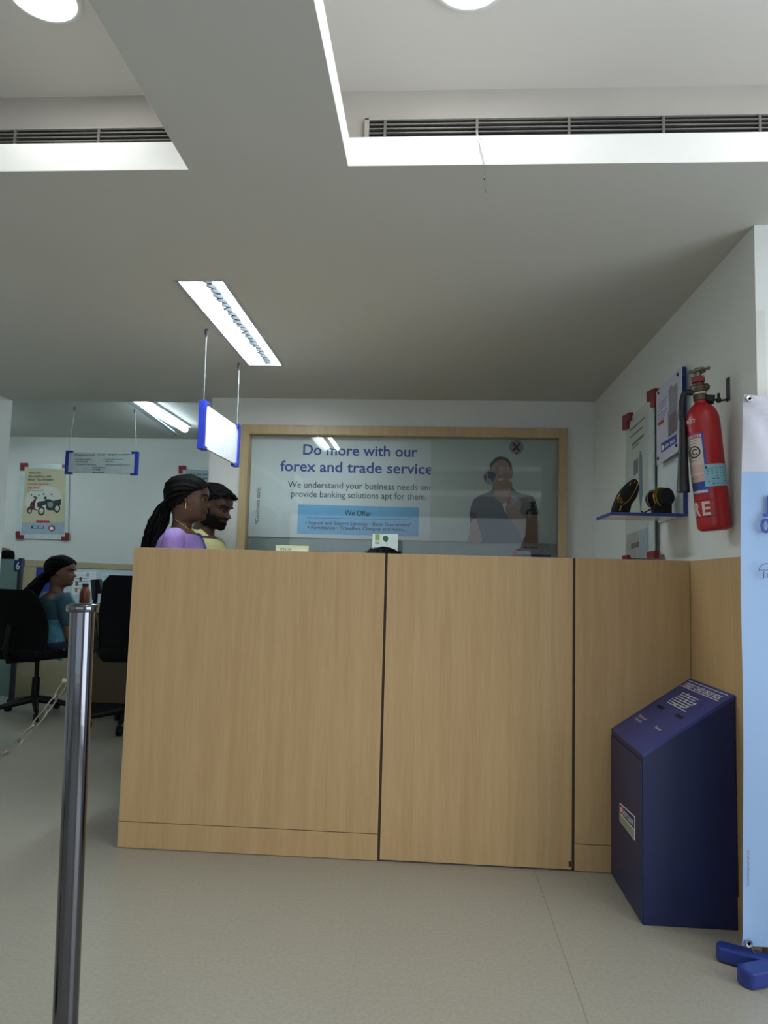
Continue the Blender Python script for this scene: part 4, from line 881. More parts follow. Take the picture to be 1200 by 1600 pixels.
for (c_, pts), lb_ in zip(pap, pl_labels):
    pr = make('notice', MB().prism(flat(pts, (pa+pn_*.029, tuple(pn_))), pn_*.0012), mat('notice_'+c_[1:], c_, .6), None)
    tag(pr, lb_, 'notice', 'notices on the partition')
    mb = MB(); u0, v0 = pts[0]; u1, v1 = pts[2]
    for k in range(5):
        v = v0+(v1-v0)*(k+.8)/6; mb.poly(flat([(u0+(u1-u0)*.12, v), (u0+(u1-u0)*(.55+.3*random.random()), v), (u0+(u1-u0)*.6, v+.9), (u0+(u1-u0)*.12, v+.9)], (pa+pn_*.0308, tuple(pn_))))
    make('printed_lines', mb, mat('notice_text', '#7b8a9c', .6), pr)
    if u1-u0 > 35:
        for cx, cy, c2 in ((120, 912, '#7a5a50'), (126, 905, '#5b4e48'), (131, 918, '#93584a'), (119, 922, '#b7793f'), (137, 898, '#b6a2a6')):
            layer('printed_figure', circ(cx, cy, 2.2, 3.8, 12), (pa+pn_*.031, tuple(pn_)), .0, mat('print_'+c2[1:], c2, .6), pr)
# teller booth of frosted glass with a number plate
YG = 5.92
gA, gB = onY(-40, 873, YG), onY(33, 874, YG); zg = gB.z
gp_ = thing('glass_partition', 'greenish frosted glass booth screen with blue number plate at far left edge', 'partition', (gB.x-.2, YG, 0))
make('glass_sheet', MB().box(gA.x-.8, gB.x-.012, YG-.005, YG+.005, .06, zg), glassy('frosted_booth_glass', (.7, .85, .82), 1., .15, .72, (.42, .58, .57)), gp_)
make('dark_post', MB().box(gB.x-.012, gB.x+.016, YG-.02, YG+.02, .005, zg+.01), mat('dark_post', '#2a2f38', .5), gp_, bevel=.002)
n0, n1 = onY(22.5, 893, YG-.03), onY(35, 875.5, YG-.03)
npl = make('number_plate', MB().box(n0.x, n1.x, YG-.045, YG-.021, n0.z, n1.z), mat('plate_blue', '#1c2c74', .4), gp_, bevel=.003)
mb = MB(); text(mb, '6', V((n0.x+.019, YG-.0458, n0.z+.018)), V((n0.x+.05, YG-.0458, n0.z+.018)), (0, 0, 1), cap=.060, bold=.03); make('lettering', mb, white_print, npl)
# desk
desk_m = mat('dark_desk_laminate', '#5f4f35', .5, var=.06); desk_t = mat('desk_top_laminate', '#958c62', .45)
dz = .80; dx0, dx1, dy0, dy1 = -2.64, -1.6, 5.58, 6.3
dk_ = thing('office_desk', 'low dark wooden desk behind the post, beside the partition', 'desk', ((dx0+dx1)/2, (dy0+dy1)/2, 0))
make('desk_top', MB().box(dx0, dx1, dy0, dy1, dz-.03, dz), desk_t, dk_, bevel=.003)
make('modesty_panel', MB().box(dx0+.03, dx1-.03, dy0+.05, dy0+.075, .09, dz-.031), desk_m, dk_)
for x in (dx0+.012, dx1-.042): make('side_panel', MB().box(x, x+.03, dy0+.076, dy1-.02, .003, dz-.031), desk_m, dk_)
make('plinth', MB().box(dx0+.05, dx1-.05, dy0+.076, dy1-.03, .0, .085), mat('black_plinth', '#151515', .7), dk_)
# things on the desk
def dp(u, v, y): return onY(u, v, y)
ym = 6.0; mA, mB_, mC, mD = dp(141, 906, ym), dp(154.5, 905, ym), dp(159, 938, ym), dp(143, 939, ym)
mo = thing('computer_monitor', 'small dark computer monitor seen at an angle behind the barrier post', 'monitor', (mA.x+.04, ym, dz+.001))
mb = MB().prism([mA, mB_, V((mC.x, mC.y, dz+.10)), V((mD.x, mD.y, dz+.10))], (.012, .03, 0)); make('screen_housing', mb, mat('black_monitor', '#0d1018', .35), mo, bevel=.003)
make('screen', MB().poly([p+V((.0, -.001, 0)) for p in (mA.lerp(mC, .06), mA.lerp(mB_, .62).lerp(mD, .06), mD.lerp(mC, .45).lerp(mA, .08), mD.lerp(mB_, .06))]), mat('grey_screen', '#3d4650', .25), mo)
make('stand', MB().box(mA.x+.03, mA.x+.06, ym+.01, ym+.03, dz+.0105, dz+.11).box(mA.x-.01, mA.x+.10, ym-.03, ym+.07, dz+.001, dz+.010), mat('black_monitor', '#0d1018'), mo)
yb4 = 5.85; bc = dp(133, 925, yb4); bt_z, sh_z = dp(133, 912.5, yb4).z, dp(133, 920, yb4).z
bo = thing('water_bottle', 'copper-coloured bottle with dark cap on the desk beside the monitor', 'bottle', (bc.x, yb4, dz+.001))
make('bottle_body', MB().lathe([(.036, 0), (.040, .004), (.040, sh_z-dz-.03), (.034, sh_z-dz-.008), (.024, sh_z-dz+.004), (.022, sh_z-dz+.012)], (bc.x, yb4, dz+.001), (0, 0, 1), 24), mat('copper_bottle', '#8a4f3c', .35, .3), bo, smooth=50)
make('cap', MB().lathe([(.024, sh_z-dz+.0125), (.024, bt_z-dz), (.02, bt_z-dz+.003)], (bc.x, yb4, dz+.001), (0, 0, 1), 20), mat('dark_cap', '#2e2320', .5), bo, smooth=40)
for nm, u, cl_, lb_, ct, r in (('tape_roll', 159, '#c2b93a', 'yellow-green roll on the desk edge right of the post', 'tape roll', .022), ('paper_cup', 166, '#c9cfd2', 'tiny white cup on the desk edge next to the yellow roll', 'cup', .018), ('paper_cup', 154, '#8d9aa6', 'tiny grey cup on the desk edge nearest the post', 'cup', .018)):
    c_ = dp(u, 958, 5.64); o = make(nm, MB().lathe([(r*.85, 0), (r, .003), (r, .04), (r*.8, .042), (r*.78, .03)], (c_.x, 5.64, dz+.001), (0, 0, 1), 20), mat(nm+'_'+cl_[1:], cl_, .5), None, smooth=40); tag(o, lb_, ct)

# ================================================================== OFFICE CHAIRS
mesh_b = mat('black_chair_fabric', '#060608', .9, var=.2, scale=200, spec=.2); plast = mat('black_chair_plastic', '#09090b', .5, spec=.3)
def office_chair(label, loc, rz, arms=True):
    t = thing('office_chair', label, 'chair', loc, rz, 'black office chairs'); L = dict(local=True)
    rows = []
    for k in range(13):     # backrest, chair faces +x; back plane near x=-.22
        f = k/12; z = .42+f*.515; x = -.20-.05*math.sin(f*PI)*-1-.10*f*f; wv = .265*(1-.07*abs(f-.55)*2) * (1 if f < .93 else .95)
        if k in (0, 12): wv *= .9
        n = 20; r = []
        for j in range(n):
            a_ = 2*PI*j/n; ca, sa = math.cos(a_), math.sin(a_)
            r.append(V((x-.05*(abs(math.copysign(abs(sa)**.5, sa))**2)*0 + math.copysign(abs(ca)**.7, ca)*.028 + .03*sa*sa, math.copysign(abs(sa)**.6, sa)*wv, z)))
        rows.append(r)
    make('backrest', MB().rings(rows), mesh_b, t, smooth=50, **L)
    make('seat', MB().box(-.24, .25, -.245, .245, .43, .50), mesh_b, t, bevel=.03, seg=3, **L)
    make('back_bar', MB().tube([(-.12, 0, .42), (-.25, 0, .42), (-.275, 0, .50), (-.255, 0, .68)], .022, 10), plast, t, smooth=60, **L)
    for s in ((-1, 1) if arms else ()): make('armrest', MB().tube([(.12, s*.24, .44), (.15, s*.285, .50), (.14, s*.29, .66), (.02, s*.29, .69), (-.14, s*.29, .67), (-.19, s*.27, .56), (-.14, s*.24, .45)], .014, 10), plast, t, smooth=60, **L)
    make('gas_column', MB().tube([(0, 0, .10), (0, 0, .28)], .028, 16).tube([(0, 0, .27), (0, 0, .43)], .016, 16), plast, t, smooth=50, **L)
    for k in range(5):
        a_ = 2*PI*k/5+.3; d = V((math.cos(a_), math.sin(a_), 0)); lg = make('base_leg', MB().tube([d*.02+V((0, 0, .12)), d*.29+V((0, 0, .075))], [.028, .016], 10), plast, t, smooth=50, **L)
        c_ = d*.29+V((0, 0, .03)); nrm = V((-d.y, d.x, 0)); make('caster', MB().lathe([(.01, -.02), (.028, -.018), (.029, -.004), (.02, 0), (.029, .004), (.028, .018), (.01, .02)], c_, nrm, 16).tube([c_, c_+V((0, 0, .06))], .008, 8), plast, lg, smooth=50, **L)
    return t
# ================================================================== PEOPLE
def remesh(mb, vox, smooth_it=3):
    me = bpy.data.meshes.new('tmp'); me.from_pydata([tuple(p) for p in mb.v], [], mb.f)
    o = bpy.data.objects.new('tmp', me); C.objects.link(o)
    md = o.modifiers.new('r', 'REMESH'); md.mode = 'VOXEL'; md.voxel_size = vox
    ms = o.modifiers.new('s', 'SMOOTH'); ms.factor = .5; ms.iterations = smooth_it
    bpy.context.view_layer.update()
    r = bpy.data.meshes.new_from_object(o.evaluated_get(bpy.context.evaluated_depsgraph_get()))
    bpy.data.objects.remove(o); bpy.data.meshes.remove(me); return r
def rm_part(name, mb, m_, parent, vox=.005, it=3):
    me = remesh(mb, vox, it); me.name = name; me.materials.clear(); me.materials.append(m_)
    for p in me.polygons: p.use_smooth = True
    o = bpy.data.objects.new(name, me); C.objects.link(o); o.parent = parent; return o
HT = [  # z, front, back, half width  (units of head height; chin 0, crown 1; x=0 at the ear canal)
 (-.42, .02, -.36, .27), (-.25, .06, -.33, .245), (-.12, .12, -.32, .24), (-.05, .24, -.33, .26), (-.01, .37, -.34, .275), (.03, .43, -.35, .285), (.08, .450, -.37, .30), (.13, .425, -.385, .315),
 (.175, .432, -.40, .325), (.20, .447, -.405, .328), (.222, .428, -.41, .33), (.25, .452, -.42, .335), (.29, .430, -.43, .34), (.33, .428, -.44, .35), (.40, .418, -.455, .365), (.46, .402, -.47, .372), (.50, .400, -.48, .378),
 (.54, .418, -.49, .382), (.58, .432, -.50, .386), (.66, .430, -.505, .39), (.74, .405, -.49, .385), (.82, .345, -.45, .36), (.89, .255, -.385, .31), (.945, .16, -.30, .23), (.98, .06, -.20, .14), (1.0, -.03, -.09, .03)]
def hint(z):
    for a_, b_ in zip(HT, HT[1:]):
        if a_[0] <= z <= b_[0]:
            t = (z-a_[0])/(b_[0]-a_[0]); return [a_[i]+(b_[i]-a_[i])*t for i in (1, 2, 3)]
    return list(HT[-1][1:] if z > 0 else HT[0][1:])
def head_point(z, a_, grow=0.):
    f, b, w_ = hint(z); f += grow; b -= grow; w_ += grow; c = -.05 if z > -.1 else -.12; ca, sa = math.cos(a_), math.sin(a_)
    x = c+(f-c)*math.copysign(abs(ca)**.85, ca) if ca > 0 else c+(c-b)*ca
    y = w_*math.copysign(abs(sa)**.9, sa); jaw = max(0, min(1, (.35-z)/.35))*.30
    if ca > 0: y *= 1-jaw*ca
    if grow < .01 and ca > 0:
        nz = 0
        if .295 < z < .52: nz = .155*(1-(z-.345)/.175) if z > .345 else .155*(z-.295)/.05
        x += max(nz, 0)*math.exp(-(y/(.055+.02*max(0, 1-abs(z-.34)/.08)))**2)
        x -= .05*math.exp(-((abs(y)-.15)/.07)**2-((z-.485)/.05)**2)
        x += .016*math.exp(-((z-.56)/.03)**2)*math.exp(-((abs(y)-.14)/.10)**2)
    return V((x, y, z))
def head_mb(mb, M, nz=90, na=64):
    rows = [[M @ head_point(-.42+1.42*k/nz, 2*PI*j/na) for j in range(na)] for k in range(nz+1)]; mb.rings(rows)
    for s in (-1, 1):   # ears
        pts = []
        for zz, xx, rr in ((.33, .0, .030), (.38, -.02, .045), (.44, -.04, .055), (.50, -.04, .050)): pts.append((M @ V((xx, s*.375, zz)), rr))
        sc_ = (M.to_3x3() @ V((0, 0, 1))).length
        for p, r in pts: mb.ball(p, r*sc_, 12)
def hair_cap(M, keep, grow, nz=60, na=72):
    """closed shell of hair over the part of the skull where keep(x,y,z) holds"""
    mb = MB(); out = {}; inn = {}
    for k in range(nz+1):
        z = -.1+1.1*k/nz
        for j in range(na):
            p = head_point(z, 2*PI*j/na, .011); nrm = V((p.x+.04, p.y, (z-.5)*.9)).normalized()
            out[k, j] = p+nrm*(grow*(1+.25*mnoise.noise(p*9))); inn[k, j] = p-nrm*.06
    for k in range(nz):
        for j in range(na):
            q = [(k, j), (k, (j+1) % na), (k+1, (j+1) % na), (k+1, j)]; c = sum((out[i] for i in q), V())/4
            if keep(c.x, c.y, c.z):
                mb.add([M @ out[i] for i in q]+[M @ inn[i] for i in q], [(0, 1, 2, 3), (7, 6, 5, 4), (0, 4, 5, 1), (1, 5, 6, 2), (2, 6, 7, 3), (3, 7, 4, 0)])
    top = sum((out[nz, j] for j in range(na)), V())/na
    if keep(0, 0, 1.0): mb.ball(M @ V((-.06, 0, .985)), (grow+.015)*(M.to_3x3() @ V((0, 0, 1))).length, 12)
    return mb
def combed(mb, M, n, tgt, grow, r0, umax=1.5, seed=2):
    rnd = random.Random(seed); sc_ = (M.to_3x3() @ V((0, 0, 1))).length; cen = V((-.05, 0, .5))
    for i in range(n):
        u = -umax+2*umax*(i+.5)/n; zz = .84-.16*abs(u)**1.6+rnd.uniform(-.02, .02)
        a_ = (head_point(min(zz, .92), u*1.05)-cen).normalized(); b_ = (V(tgt)-cen).normalized(); pts = []
        g = grow*(.75+.5*rnd.random())
        for k in range(12):
            f = k/11; d = a_.lerp(b_, f).normalized()
            if a_.dot(b_) < -.2: d = (a_.lerp(b_, f)+V((0, 0, .75))*math.sin(f*PI)*(1-min(1, abs(u)/1.6))).normalized()
            z = .5+.5*d.z; p = head_point(max(-.05, min(.985, z)), math.atan2(d.y, d.x), g*(.35+.65*math.sin(min(1, f*2)*PI/2)))
            pts.append(M @ p)
        mb.tube(pts, [r0*sc_*.6]+[r0*sc_]*10+[r0*sc_*.7], 6)
    return mb
def torso(mb, base, top, T, g=1., t0=-.08, t1=1., wide=1.):
    RS = [(-.12, .07, .06), (-.06, .098, .074), (0, .106, .078), (.12, .102, .074), (.33, .082, .064), (.55, .094, .070), (.75, .104, .070), (.87, .106, .062), (.94, .085, .052), (1.0, .045, .042)]
    base = V(base); top = V(top); ax_ = top-base; rows = []
    ts = [t0+(t1-t0)*k/24 for k in range(25)]
    for t in ts:
        for a_, b_ in zip(RS, RS[1:]):
            if a_[0] <= t <= b_[0]: q = (t-a_[0])/(b_[0]-a_[0]); w_ = (a_[1]+(b_[1]-a_[1])*q)*T*g*wide; d_2 = (a_[2]+(b_[2]-a_[2])*q)*T*g; break
        c = base+ax_*t; rows.append([c+V((math.cos(2*PI*j/32)*d_2, math.copysign(abs(math.sin(2*PI*j/32))**.85, math.sin(2*PI*j/32))*w_, 0)) for j in range(32)])
    mb.rings(rows)
def hand(mb, wr, d, pn__, s, T):
    d = V(d).normalized(); n_ = V(pn__).normalized(); sd = d.cross(n_).normalized()*s; k = T/1.65
    mb.caps(wr, V(wr)+d*.05*k, .024*k, .026*k)
    for i, (o_, ln) in enumerate(((-.030, .060), (-.010, .072), (.010, .068), (.029, .052))):
        a_ = V(wr)+d*.085*k*(.98 if i in (1, 2) else .92)+sd*o_*k; mb.caps(V(wr)+d*.03*k+sd*o_*.7*k, a_, .013*k, .0105*k, 10)
        b_ = a_+(d+n_*.25).normalized()*ln*.5*k; c = b_+(d+n_*.9).normalized()*ln*.45*k; mb.caps(a_, b_, .0092*k, .0085*k, 10); mb.caps(b_, c, .0085*k, .0074*k, 10)
    a_ = V(wr)+d*.025*k-sd*.028*k; b_ = a_+(d*.7-sd*.7+n_*.2).normalized()*.038*k; c = b_+(d+n_*.3).normalized()*.03*k; mb.caps(a_, b_, .012*k, .0105*k, 10); mb.caps(b_, c, .0105*k, .0085*k, 10)
def person(label, loc, yaw, T, Hh, pitch, turn, skin, sit=False, male=False, lean=0., cloth=(), group=None, vox=.005, nk=None):
    """returns root, head matrix; the body stands or sits facing +x of its root"""
    t = thing('person', label, 'person', loc, yaw, group); k = T
    if sit: pel = V((0, 0, .555)); top = pel+V((lean, 0, .315*T))
    else: pel = V((0, 0, .53*T)); top = V((lean, 0, .835*T))
    if nk is not None: top.z = nk
    wide = 1.12 if male else 1.0; shz = top.z-.022*T
    M = Matrix.Translation(top+V((.025+.02*0, 0, .30*Hh))) @ Matrix.Rotation(turn, 4, 'Z') @ Matrix.Rotation(pitch, 4, 'Y') @ Matrix.Scale(Hh, 4)
    mb = MB(); torso(mb, pel, top, T, wide=wide); head_mb(mb, M); mb.caps(top-V((0, 0, .04*T)), M @ V((-.1, 0, .1)), .036*T*(1.12 if male else .92), .034*T*(1.1 if male else .9))
    J = {}
    for s in (-1, 1):
        sh = V((top.x-.005, s*.108*T*wide, shz-.012*T)); 
        if sit: el = sh+V((.05, s*.03, -.17*T)); wr = el+V((.15*T, -s*.02, .0)); hd = V((1, -s*.1, -.1))
        else: el = sh+V((.01, s*.025, -.18*T)); wr = el+V((.12*T, -s*.02, -.06*T)); hd = V((1, -s*.1, -.35))
        mb.caps(sh, el, .030*T, .024*T); mb.caps(el, wr, .024*T, .0155*T); hand(mb, wr, hd, V((0, 0, -1)), s, T)
        hp = pel+V((0, s*.052*T, -.01))
        if sit: kn = hp+V((.255*T, s*.02, -.02)); an = V((kn.x+.02, kn.y, .075)); 
        else: kn = V((.01, hp.y, .285*T)); an = V((-.01, hp.y, .075))
        mb.caps(hp, kn, .056*T, .038*T); mb.caps(kn, an, .037*T, .022*T); mb.caps(an+V((-.015, 0, -.04)), an+V((.13, 0, -.048)), .028, .022)
        J[s] = (sh, el, wr, hp, kn, an)
    body = rm_part('body', mb, skin, t, vox)
    return t, M, pel, top, J, wide
skin_d = mat('brown_skin', '#4a2f22', .5, var=.06, scale=40); skin_m = mat('dark_brown_skin', '#3d271d', .5, var=.06, scale=40); skin_l2 = mat('light_brown_skin', '#6a4737', .5, var=.06, scale=40)
hair = mat('black_hair', '#050405', .75, var=.4, scale=160, bump=.3, bscale=240, stretch=(1, 1, .25), spec=.12)
eye_w = mat('eye_white', '#7d736b', .4); eye_d = mat('dark_iris', '#120c0a', .2); lip_m = mat('brown_lips', '#47261f', .5)
def face_parts(t, M, male=False):
    sc_ = (M.to_3x3() @ V((0, 0, 1))).length
    for s in (-1, 1):
        c = M @ V((.318, s*.150, .485)); e = make('eye', MB().ball(c, .044*sc_, 16), eye_w, t, smooth=60, local=True)
        f = M.to_3x3() @ V((.9, s*.25, -.05)); f.normalize(); make('iris', MB().ball(c+f*.022*sc_, .028*sc_, 12), eye_d, e, smooth=60, local=True)
        pts = [M @ V((head_point(.575+.02*math.sin(u*PI), s*(.22+.62*u)).x+.012, head_point(.575, s*(.22+.62*u)).y*1.01, .575+.022*math.sin(u*PI))) for u in [i/6 for i in range(7)]]
        make('eyebrow', MB().tube(pts, [.012*sc_]+[.019*sc_]*5+[.008*sc_], 8), hair, t, smooth=60, local=True)
    pts = [M @ (head_point(.222, a_)+V((.006, 0, 0))) for a_ in [-.42+.84*i/10 for i in range(11)]]
    make('lips', MB().tube(pts, [.006*sc_]+[.024*sc_]*9+[.006*sc_], 8), lip_m, t, smooth=60, local=True)
def garment(name, t, m_, pel, top, T, J, wide, g, t0, t1, sleeve=0., skirt=None, vox=.006, extra=None, legs=0.):
    mb = MB(); torso(mb, pel, top, T, g, t0, t1, wide)
    for s in (-1, 1):
        sh, el, wr, hp, kn, an = J[s]
        if sleeve > 0:
            e = sh.lerp(el, min(1, sleeve)); mb.caps(sh+V((0, -s*.05, .004)), sh, .037*T, .0365*T); mb.caps(sh, e, .0365*T, .0315*T)
            if sleeve > 1: mb.caps(el, el.lerp(wr, sleeve-1), .031*T, .024*T)
        if legs: mb.caps(hp, kn, .064*T, .046*T); mb.caps(kn, an+V((0, 0, .03)), .046*T, .036*T)
    if extra: extra(mb)
    return rm_part(name, mb, m_, t, vox, 7)
def skirt_mb(pel, T, z1):
    mb = MB(); rows = []
    for k in range(20):
        f = k/19; z = pel.z+.03-(pel.z+.03-z1)*f; rw_, rd = .112*T+.03*f, .088*T+.05*f
        rows.append([V((math.cos(2*PI*j/48)*rd*(1+.04*f*math.sin(9*2*PI*j/48)), math.sin(2*PI*j/48)*rw_*(1+.04*f*math.sin(9*2*PI*j/48)), z)) for j in range(48)])
    return mb.rings(rows)
def strands(start, path, n, spread, r0, wav=.006, seed=1):
    rnd = random.Random(seed); mb = MB()
    for i in range(n):
        ox, oy, oz = (rnd.uniform(-1, 1) for _ in range(3)); ph = rnd.uniform(0, 6); pts = []
        for k in range(15):
            f = k/14; q = f*(len(path)-1); i0 = min(int(q), len(path)-2); p = V(path[i0]).lerp(V(path[i0+1]), q-i0); sp = spread(f)
            pts.append(p+V((ox*sp+wav*math.sin(f*22+ph), oy*sp+wav*math.cos(f*19+ph*1.7), oz*sp*.25)))
        mb.tube(pts, [r0]*12+[r0*.8, r0*.6, r0*.3], 6)
    return mb

# ---- woman in a lilac blouse standing at the side of the counter
Hw = .222; yw = 3.88; chin = onY(308, 813, yw); Tw = 1.595
hx = onY(290, 790, yw).x
zt_w = onY(291, 746, yw).z
rw_, Mw, pelw, topw, Jw, wdw = person('woman with long black ponytail and lilac blouse standing behind the counter', (hx-.015, yw, 0), math.radians(8), zt_w-.008, Hw, math.radians(6), 0, skin_d, nk=zt_w-1.30*Hw+.004)
face_parts(rw_, Mw)
lilac = mat('lilac_cotton', '#9c80c6', .75, var=.05, scale=25, bump=.15, bscale=30)
garment('blouse', rw_, lilac, pelw, topw, Tw, Jw, wdw, 1.13, .30, .955, .75)
rm_part('saree_skirt', skirt_mb(pelw, Tw, .06), mat('violet_saree', '#4a3a78', .7, var=.1), rw_, .008)
dr_ = MB(); pth = [topw+V((.06, .10, -.02)), topw+V((.10, .04, -.10)), topw+V((.115, -.02, -.22)), topw+V((.10, -.10, -.38)), pelw+V((.05, -.15, .05))]
dr_.tube(pth, [.03, .034, .04, .045, .04], 12); rm_part('saree_drape', dr_, mat('blue_saree_border', '#2d4f92', .6, var=.12, scale=60), rw_, .007)
keepw = lambda x, y, z: (x < -.13+(z-.30)*.75 if z < .62 else x < .11+(z-.62)*1.25) and z > (.16 if x < -.3 else .26)
hp_ = rm_part('hair', combed(hair_cap(Mw, keepw, .06), Mw, 34, (-.55, 0, .25), .10, .030), hair, rw_, .0036, 1)
tie = Mw @ V((-.57, 0, .20)); p_ = [Mw @ V((-.42, 0, .42)), Mw @ V((-.53, 0, .28)), tie, tie+V((-.018, 0, -.05)), tie+V((-.036, 0, -.10)), tie+V((-.050, 0, -.16)), tie+V((-.06, 0, -.28)), tie+V((-.055, 0, -.38))]
make('ponytail', strands(None, p_, 110, lambda f: .016+.030*math.sin(min(1, f*1.25)*PI*.62), .0042, .006, 3), hair, rw_, smooth=60, local=True)
make('hair_tie', MB().tube([tie+V((0, math.cos(a_)*.024, math.sin(a_)*.024)) for a_ in [2*PI*k/16 for k in range(16)]], .007, 8, closed=True), mat('black_band', '#141416', .6), rw_, smooth=60, local=True)
for s in (-1, 1):
    e0 = Mw @ V((.0, s*.40, .325)); ea = make('earring', MB().tube([e0, e0+V((0, 0, -.020))], .0016, 6).ball(e0+V((0, 0, -.024)), .0045, 10).ball(e0, .0035, 8), mat('bright_gold', '#d8b765', .25, .9), rw_, smooth=60, local=True)
nk_pts = [topw+V((math.cos(a_)*.060+.012, math.sin(a_)*.062, .030-.040*math.cos(a_))) for a_ in [2*PI*k/32 for k in range(32)]]
make('necklace', MB().tube(nk_pts, .0018, 6, closed=True), MATS['bright_gold'], rw_, smooth=60, local=True)

# ---- man in a pale yellow shirt beside her
ymn = 4.38; Hm = .238; hx = onY(327, 790, ymn).x; zt_m = onY(336, 761, ymn).z
rm_, Mm, pelm, topm, Jm, wdm = person('bearded man in pale yellow shirt looking down beside the woman in lilac', (hx-.03, ymn, 0), math.radians(-10), zt_m+.02, Hm, math.radians(20), math.radians(0), skin_m, male=True, nk=zt_m-1.29*Hm+.012)
face_parts(rm_, Mm)
yel = mat('pale_yellow_shirt', '#c2bd8a', .75, var=.04, scale=30, bump=.15, bscale=25)
garment('shirt', rm_, yel, pelm, topm, 1.64, Jm, wdm, 1.13, -.02, .96, .9)
mbc = MB()
for s in (-1, 1):
    mbc.prism([topm+V((-.045, s*.05, .035)), topm+V((.02, s*.062, .030)), topm+V((.075, s*.035, -.02)), topm+V((.095, s*.06, -.06)), topm+V((.03, s*.085, -.015)), topm+V((-.05, s*.075, .0))], (0, 0, .006))
mbc.tube([topm+V((-.05, math.sin(a_)*.060, .022)) if False else topm+V((-.005-.055*math.cos(a_), math.sin(a_)*.060, .020+.012*math.cos(a_))) for a_ in [-1.9+3.8*k/16 for k in range(17)]], .012, 8)
make('collar', mbc, mat('shirt_collar', '#b3ad7a', .75), rm_, smooth=40, local=True)
tr_ = MB()
for s in (-1, 1):
    sh, el, wr, hp, kn, an = Jm[s]; tr_.caps(hp, kn, .064*1.64, .05*1.64); tr_.caps(kn, an+V((0, 0, .02)), .05*1.64, .042*1.64)
torso(tr_, pelm, topm, 1.64, 1.10, -.10, .10, wdm); rm_part('trousers', tr_, mat('dark_trousers', '#23242b', .8), rm_, .008)
keepm = lambda x, y, z: (z > .52 and x < -.02+(z-.52)*.6 if z < .70 else x < .16+(z-.70)*1.5) or (x < -.20 and z > .16)
mbh = hair_cap(Mm, keepm, .06); rnd = random.Random(9)
for i in range(150):
    z = rnd.uniform(.72, .97); a_ = rnd.uniform(-2.4, 2.4); p = head_point(z, a_, .05); d = V((.55+.3*math.cos(a_), .3*math.sin(a_), .25)).normalized()
    if keepm(p.x-.05, p.y, z): mbh.tube([Mm @ p, Mm @ (p+d*.07), Mm @ (p+d*.13+V((0, 0, -.03)))], [.0065, .005, .002], 6)
rm_part('hair', mbh, hair, rm_, .0036, 1)
keepb = lambda x, y, z: (z < .30 and x > -.02 and z > -.04 and not (x > .37 and .185 < z < .25)) or (.30 <= z < .50 and -.02 < x < .12)
rm_part('beard', hair_cap(Mm, lambda x, y, z: keepb(x, y, z), .028), mat('short_beard', '#0a0706', .8, var=.3, scale=200, spec=.15), rm_, .0045, 2)

# ---- seated woman in a blue-green saree by the partition, with her chair
ys_ = 5.55; Hs = .212; hx = onY(92, 893, ys_).x; zt_s = onY(92, 869.5, ys_).z
rs_, Ms, pels, tops, Js, wds = person('woman in teal saree seated at the far desk, facing right', (hx-.01, ys_, 0), math.radians(48), 1.56, Hs, math.radians(6), math.radians(-42), skin_l2, sit=True, nk=zt_s-1.30*Hs, vox=.006)
face_parts(rs_, Ms)
teal = mat('teal_saree', '#3e7d90', .7, var=.15, scale=20, bump=.2, bscale=25)
garment('blouse', rs_, mat('dark_teal_blouse', '#274a58', .7, var=.1), pels, tops, 1.56, Js, wds, 1.10, .25, .90, .6, vox=.007)
def drape(mb):
    for k in range(9):
        y = -.17+.035*k*.5; mb.tube([tops+V((.05, -.06-.006*k, .0)), tops+V((.06+.003*k, -.10-.006*k, -.08)), tops+V((.05, -.125-.004*k, -.22)), pels+V((.03, -.14-.003*k, .02)), pels+V((.0, -.13-.004*k, -.14))], .016, 8)
mbd = MB(); drape(mbd); torso(mbd, pels, tops, 1.56, 1.13, -.05, .45, wds); rm_part('saree_drape', mbd, teal, rs_, .007)
mbl = MB()
for s in (-1, 1): sh, el, wr, hp, kn, an = Js[s]; mbl.caps(hp, kn, .068*1.56, .062*1.56); mbl.caps(kn, an, .062*1.56, .06*1.56)
mbl.caps(Js[-1][4], Js[1][4], .06*1.56, .06*1.56); mbl.caps(Js[-1][5]+V((0, 0, .02)), Js[1][5]+V((0, 0, .02)), .055*1.56, .055*1.56)
rm_part('saree_skirt', mbl, mat('navy_saree_skirt', '#182440', .75, var=.1), rs_, .008)
rm_part('hair', combed(hair_cap(Ms, keepw, .06), Ms, 30, (-.55, 0, .25), .10, .032), hair, rs_, .0042, 1)
b_ = Ms @ V((-.60, 0, .12)); make('ponytail', strands(None, [Ms @ V((-.45, 0, .38)), Ms @ V((-.58, 0, .22)), b_, b_+V((-.05, .0, -.05)), b_+V((-.085, 0, -.10)), b_+V((-.09, 0, -.17)), b_+V((-.085, 0, -.26))], 60, lambda f: .024+.034*math.sin(min(1, f*1.2)*PI*.6), .0055, .007, 5), hair, rs_, smooth=60, local=True)

chairA = office_chair('black office chair at the far left, occupied by the woman in teal', (hx-.10, ys_-.04, 0), math.radians(68), False)
chairB = office_chair('black office chair with arms half hidden behind left end of the counter', (-2.08, 5.22, 0), math.radians(115)); chairB.scale = (1, 1, 1.13)

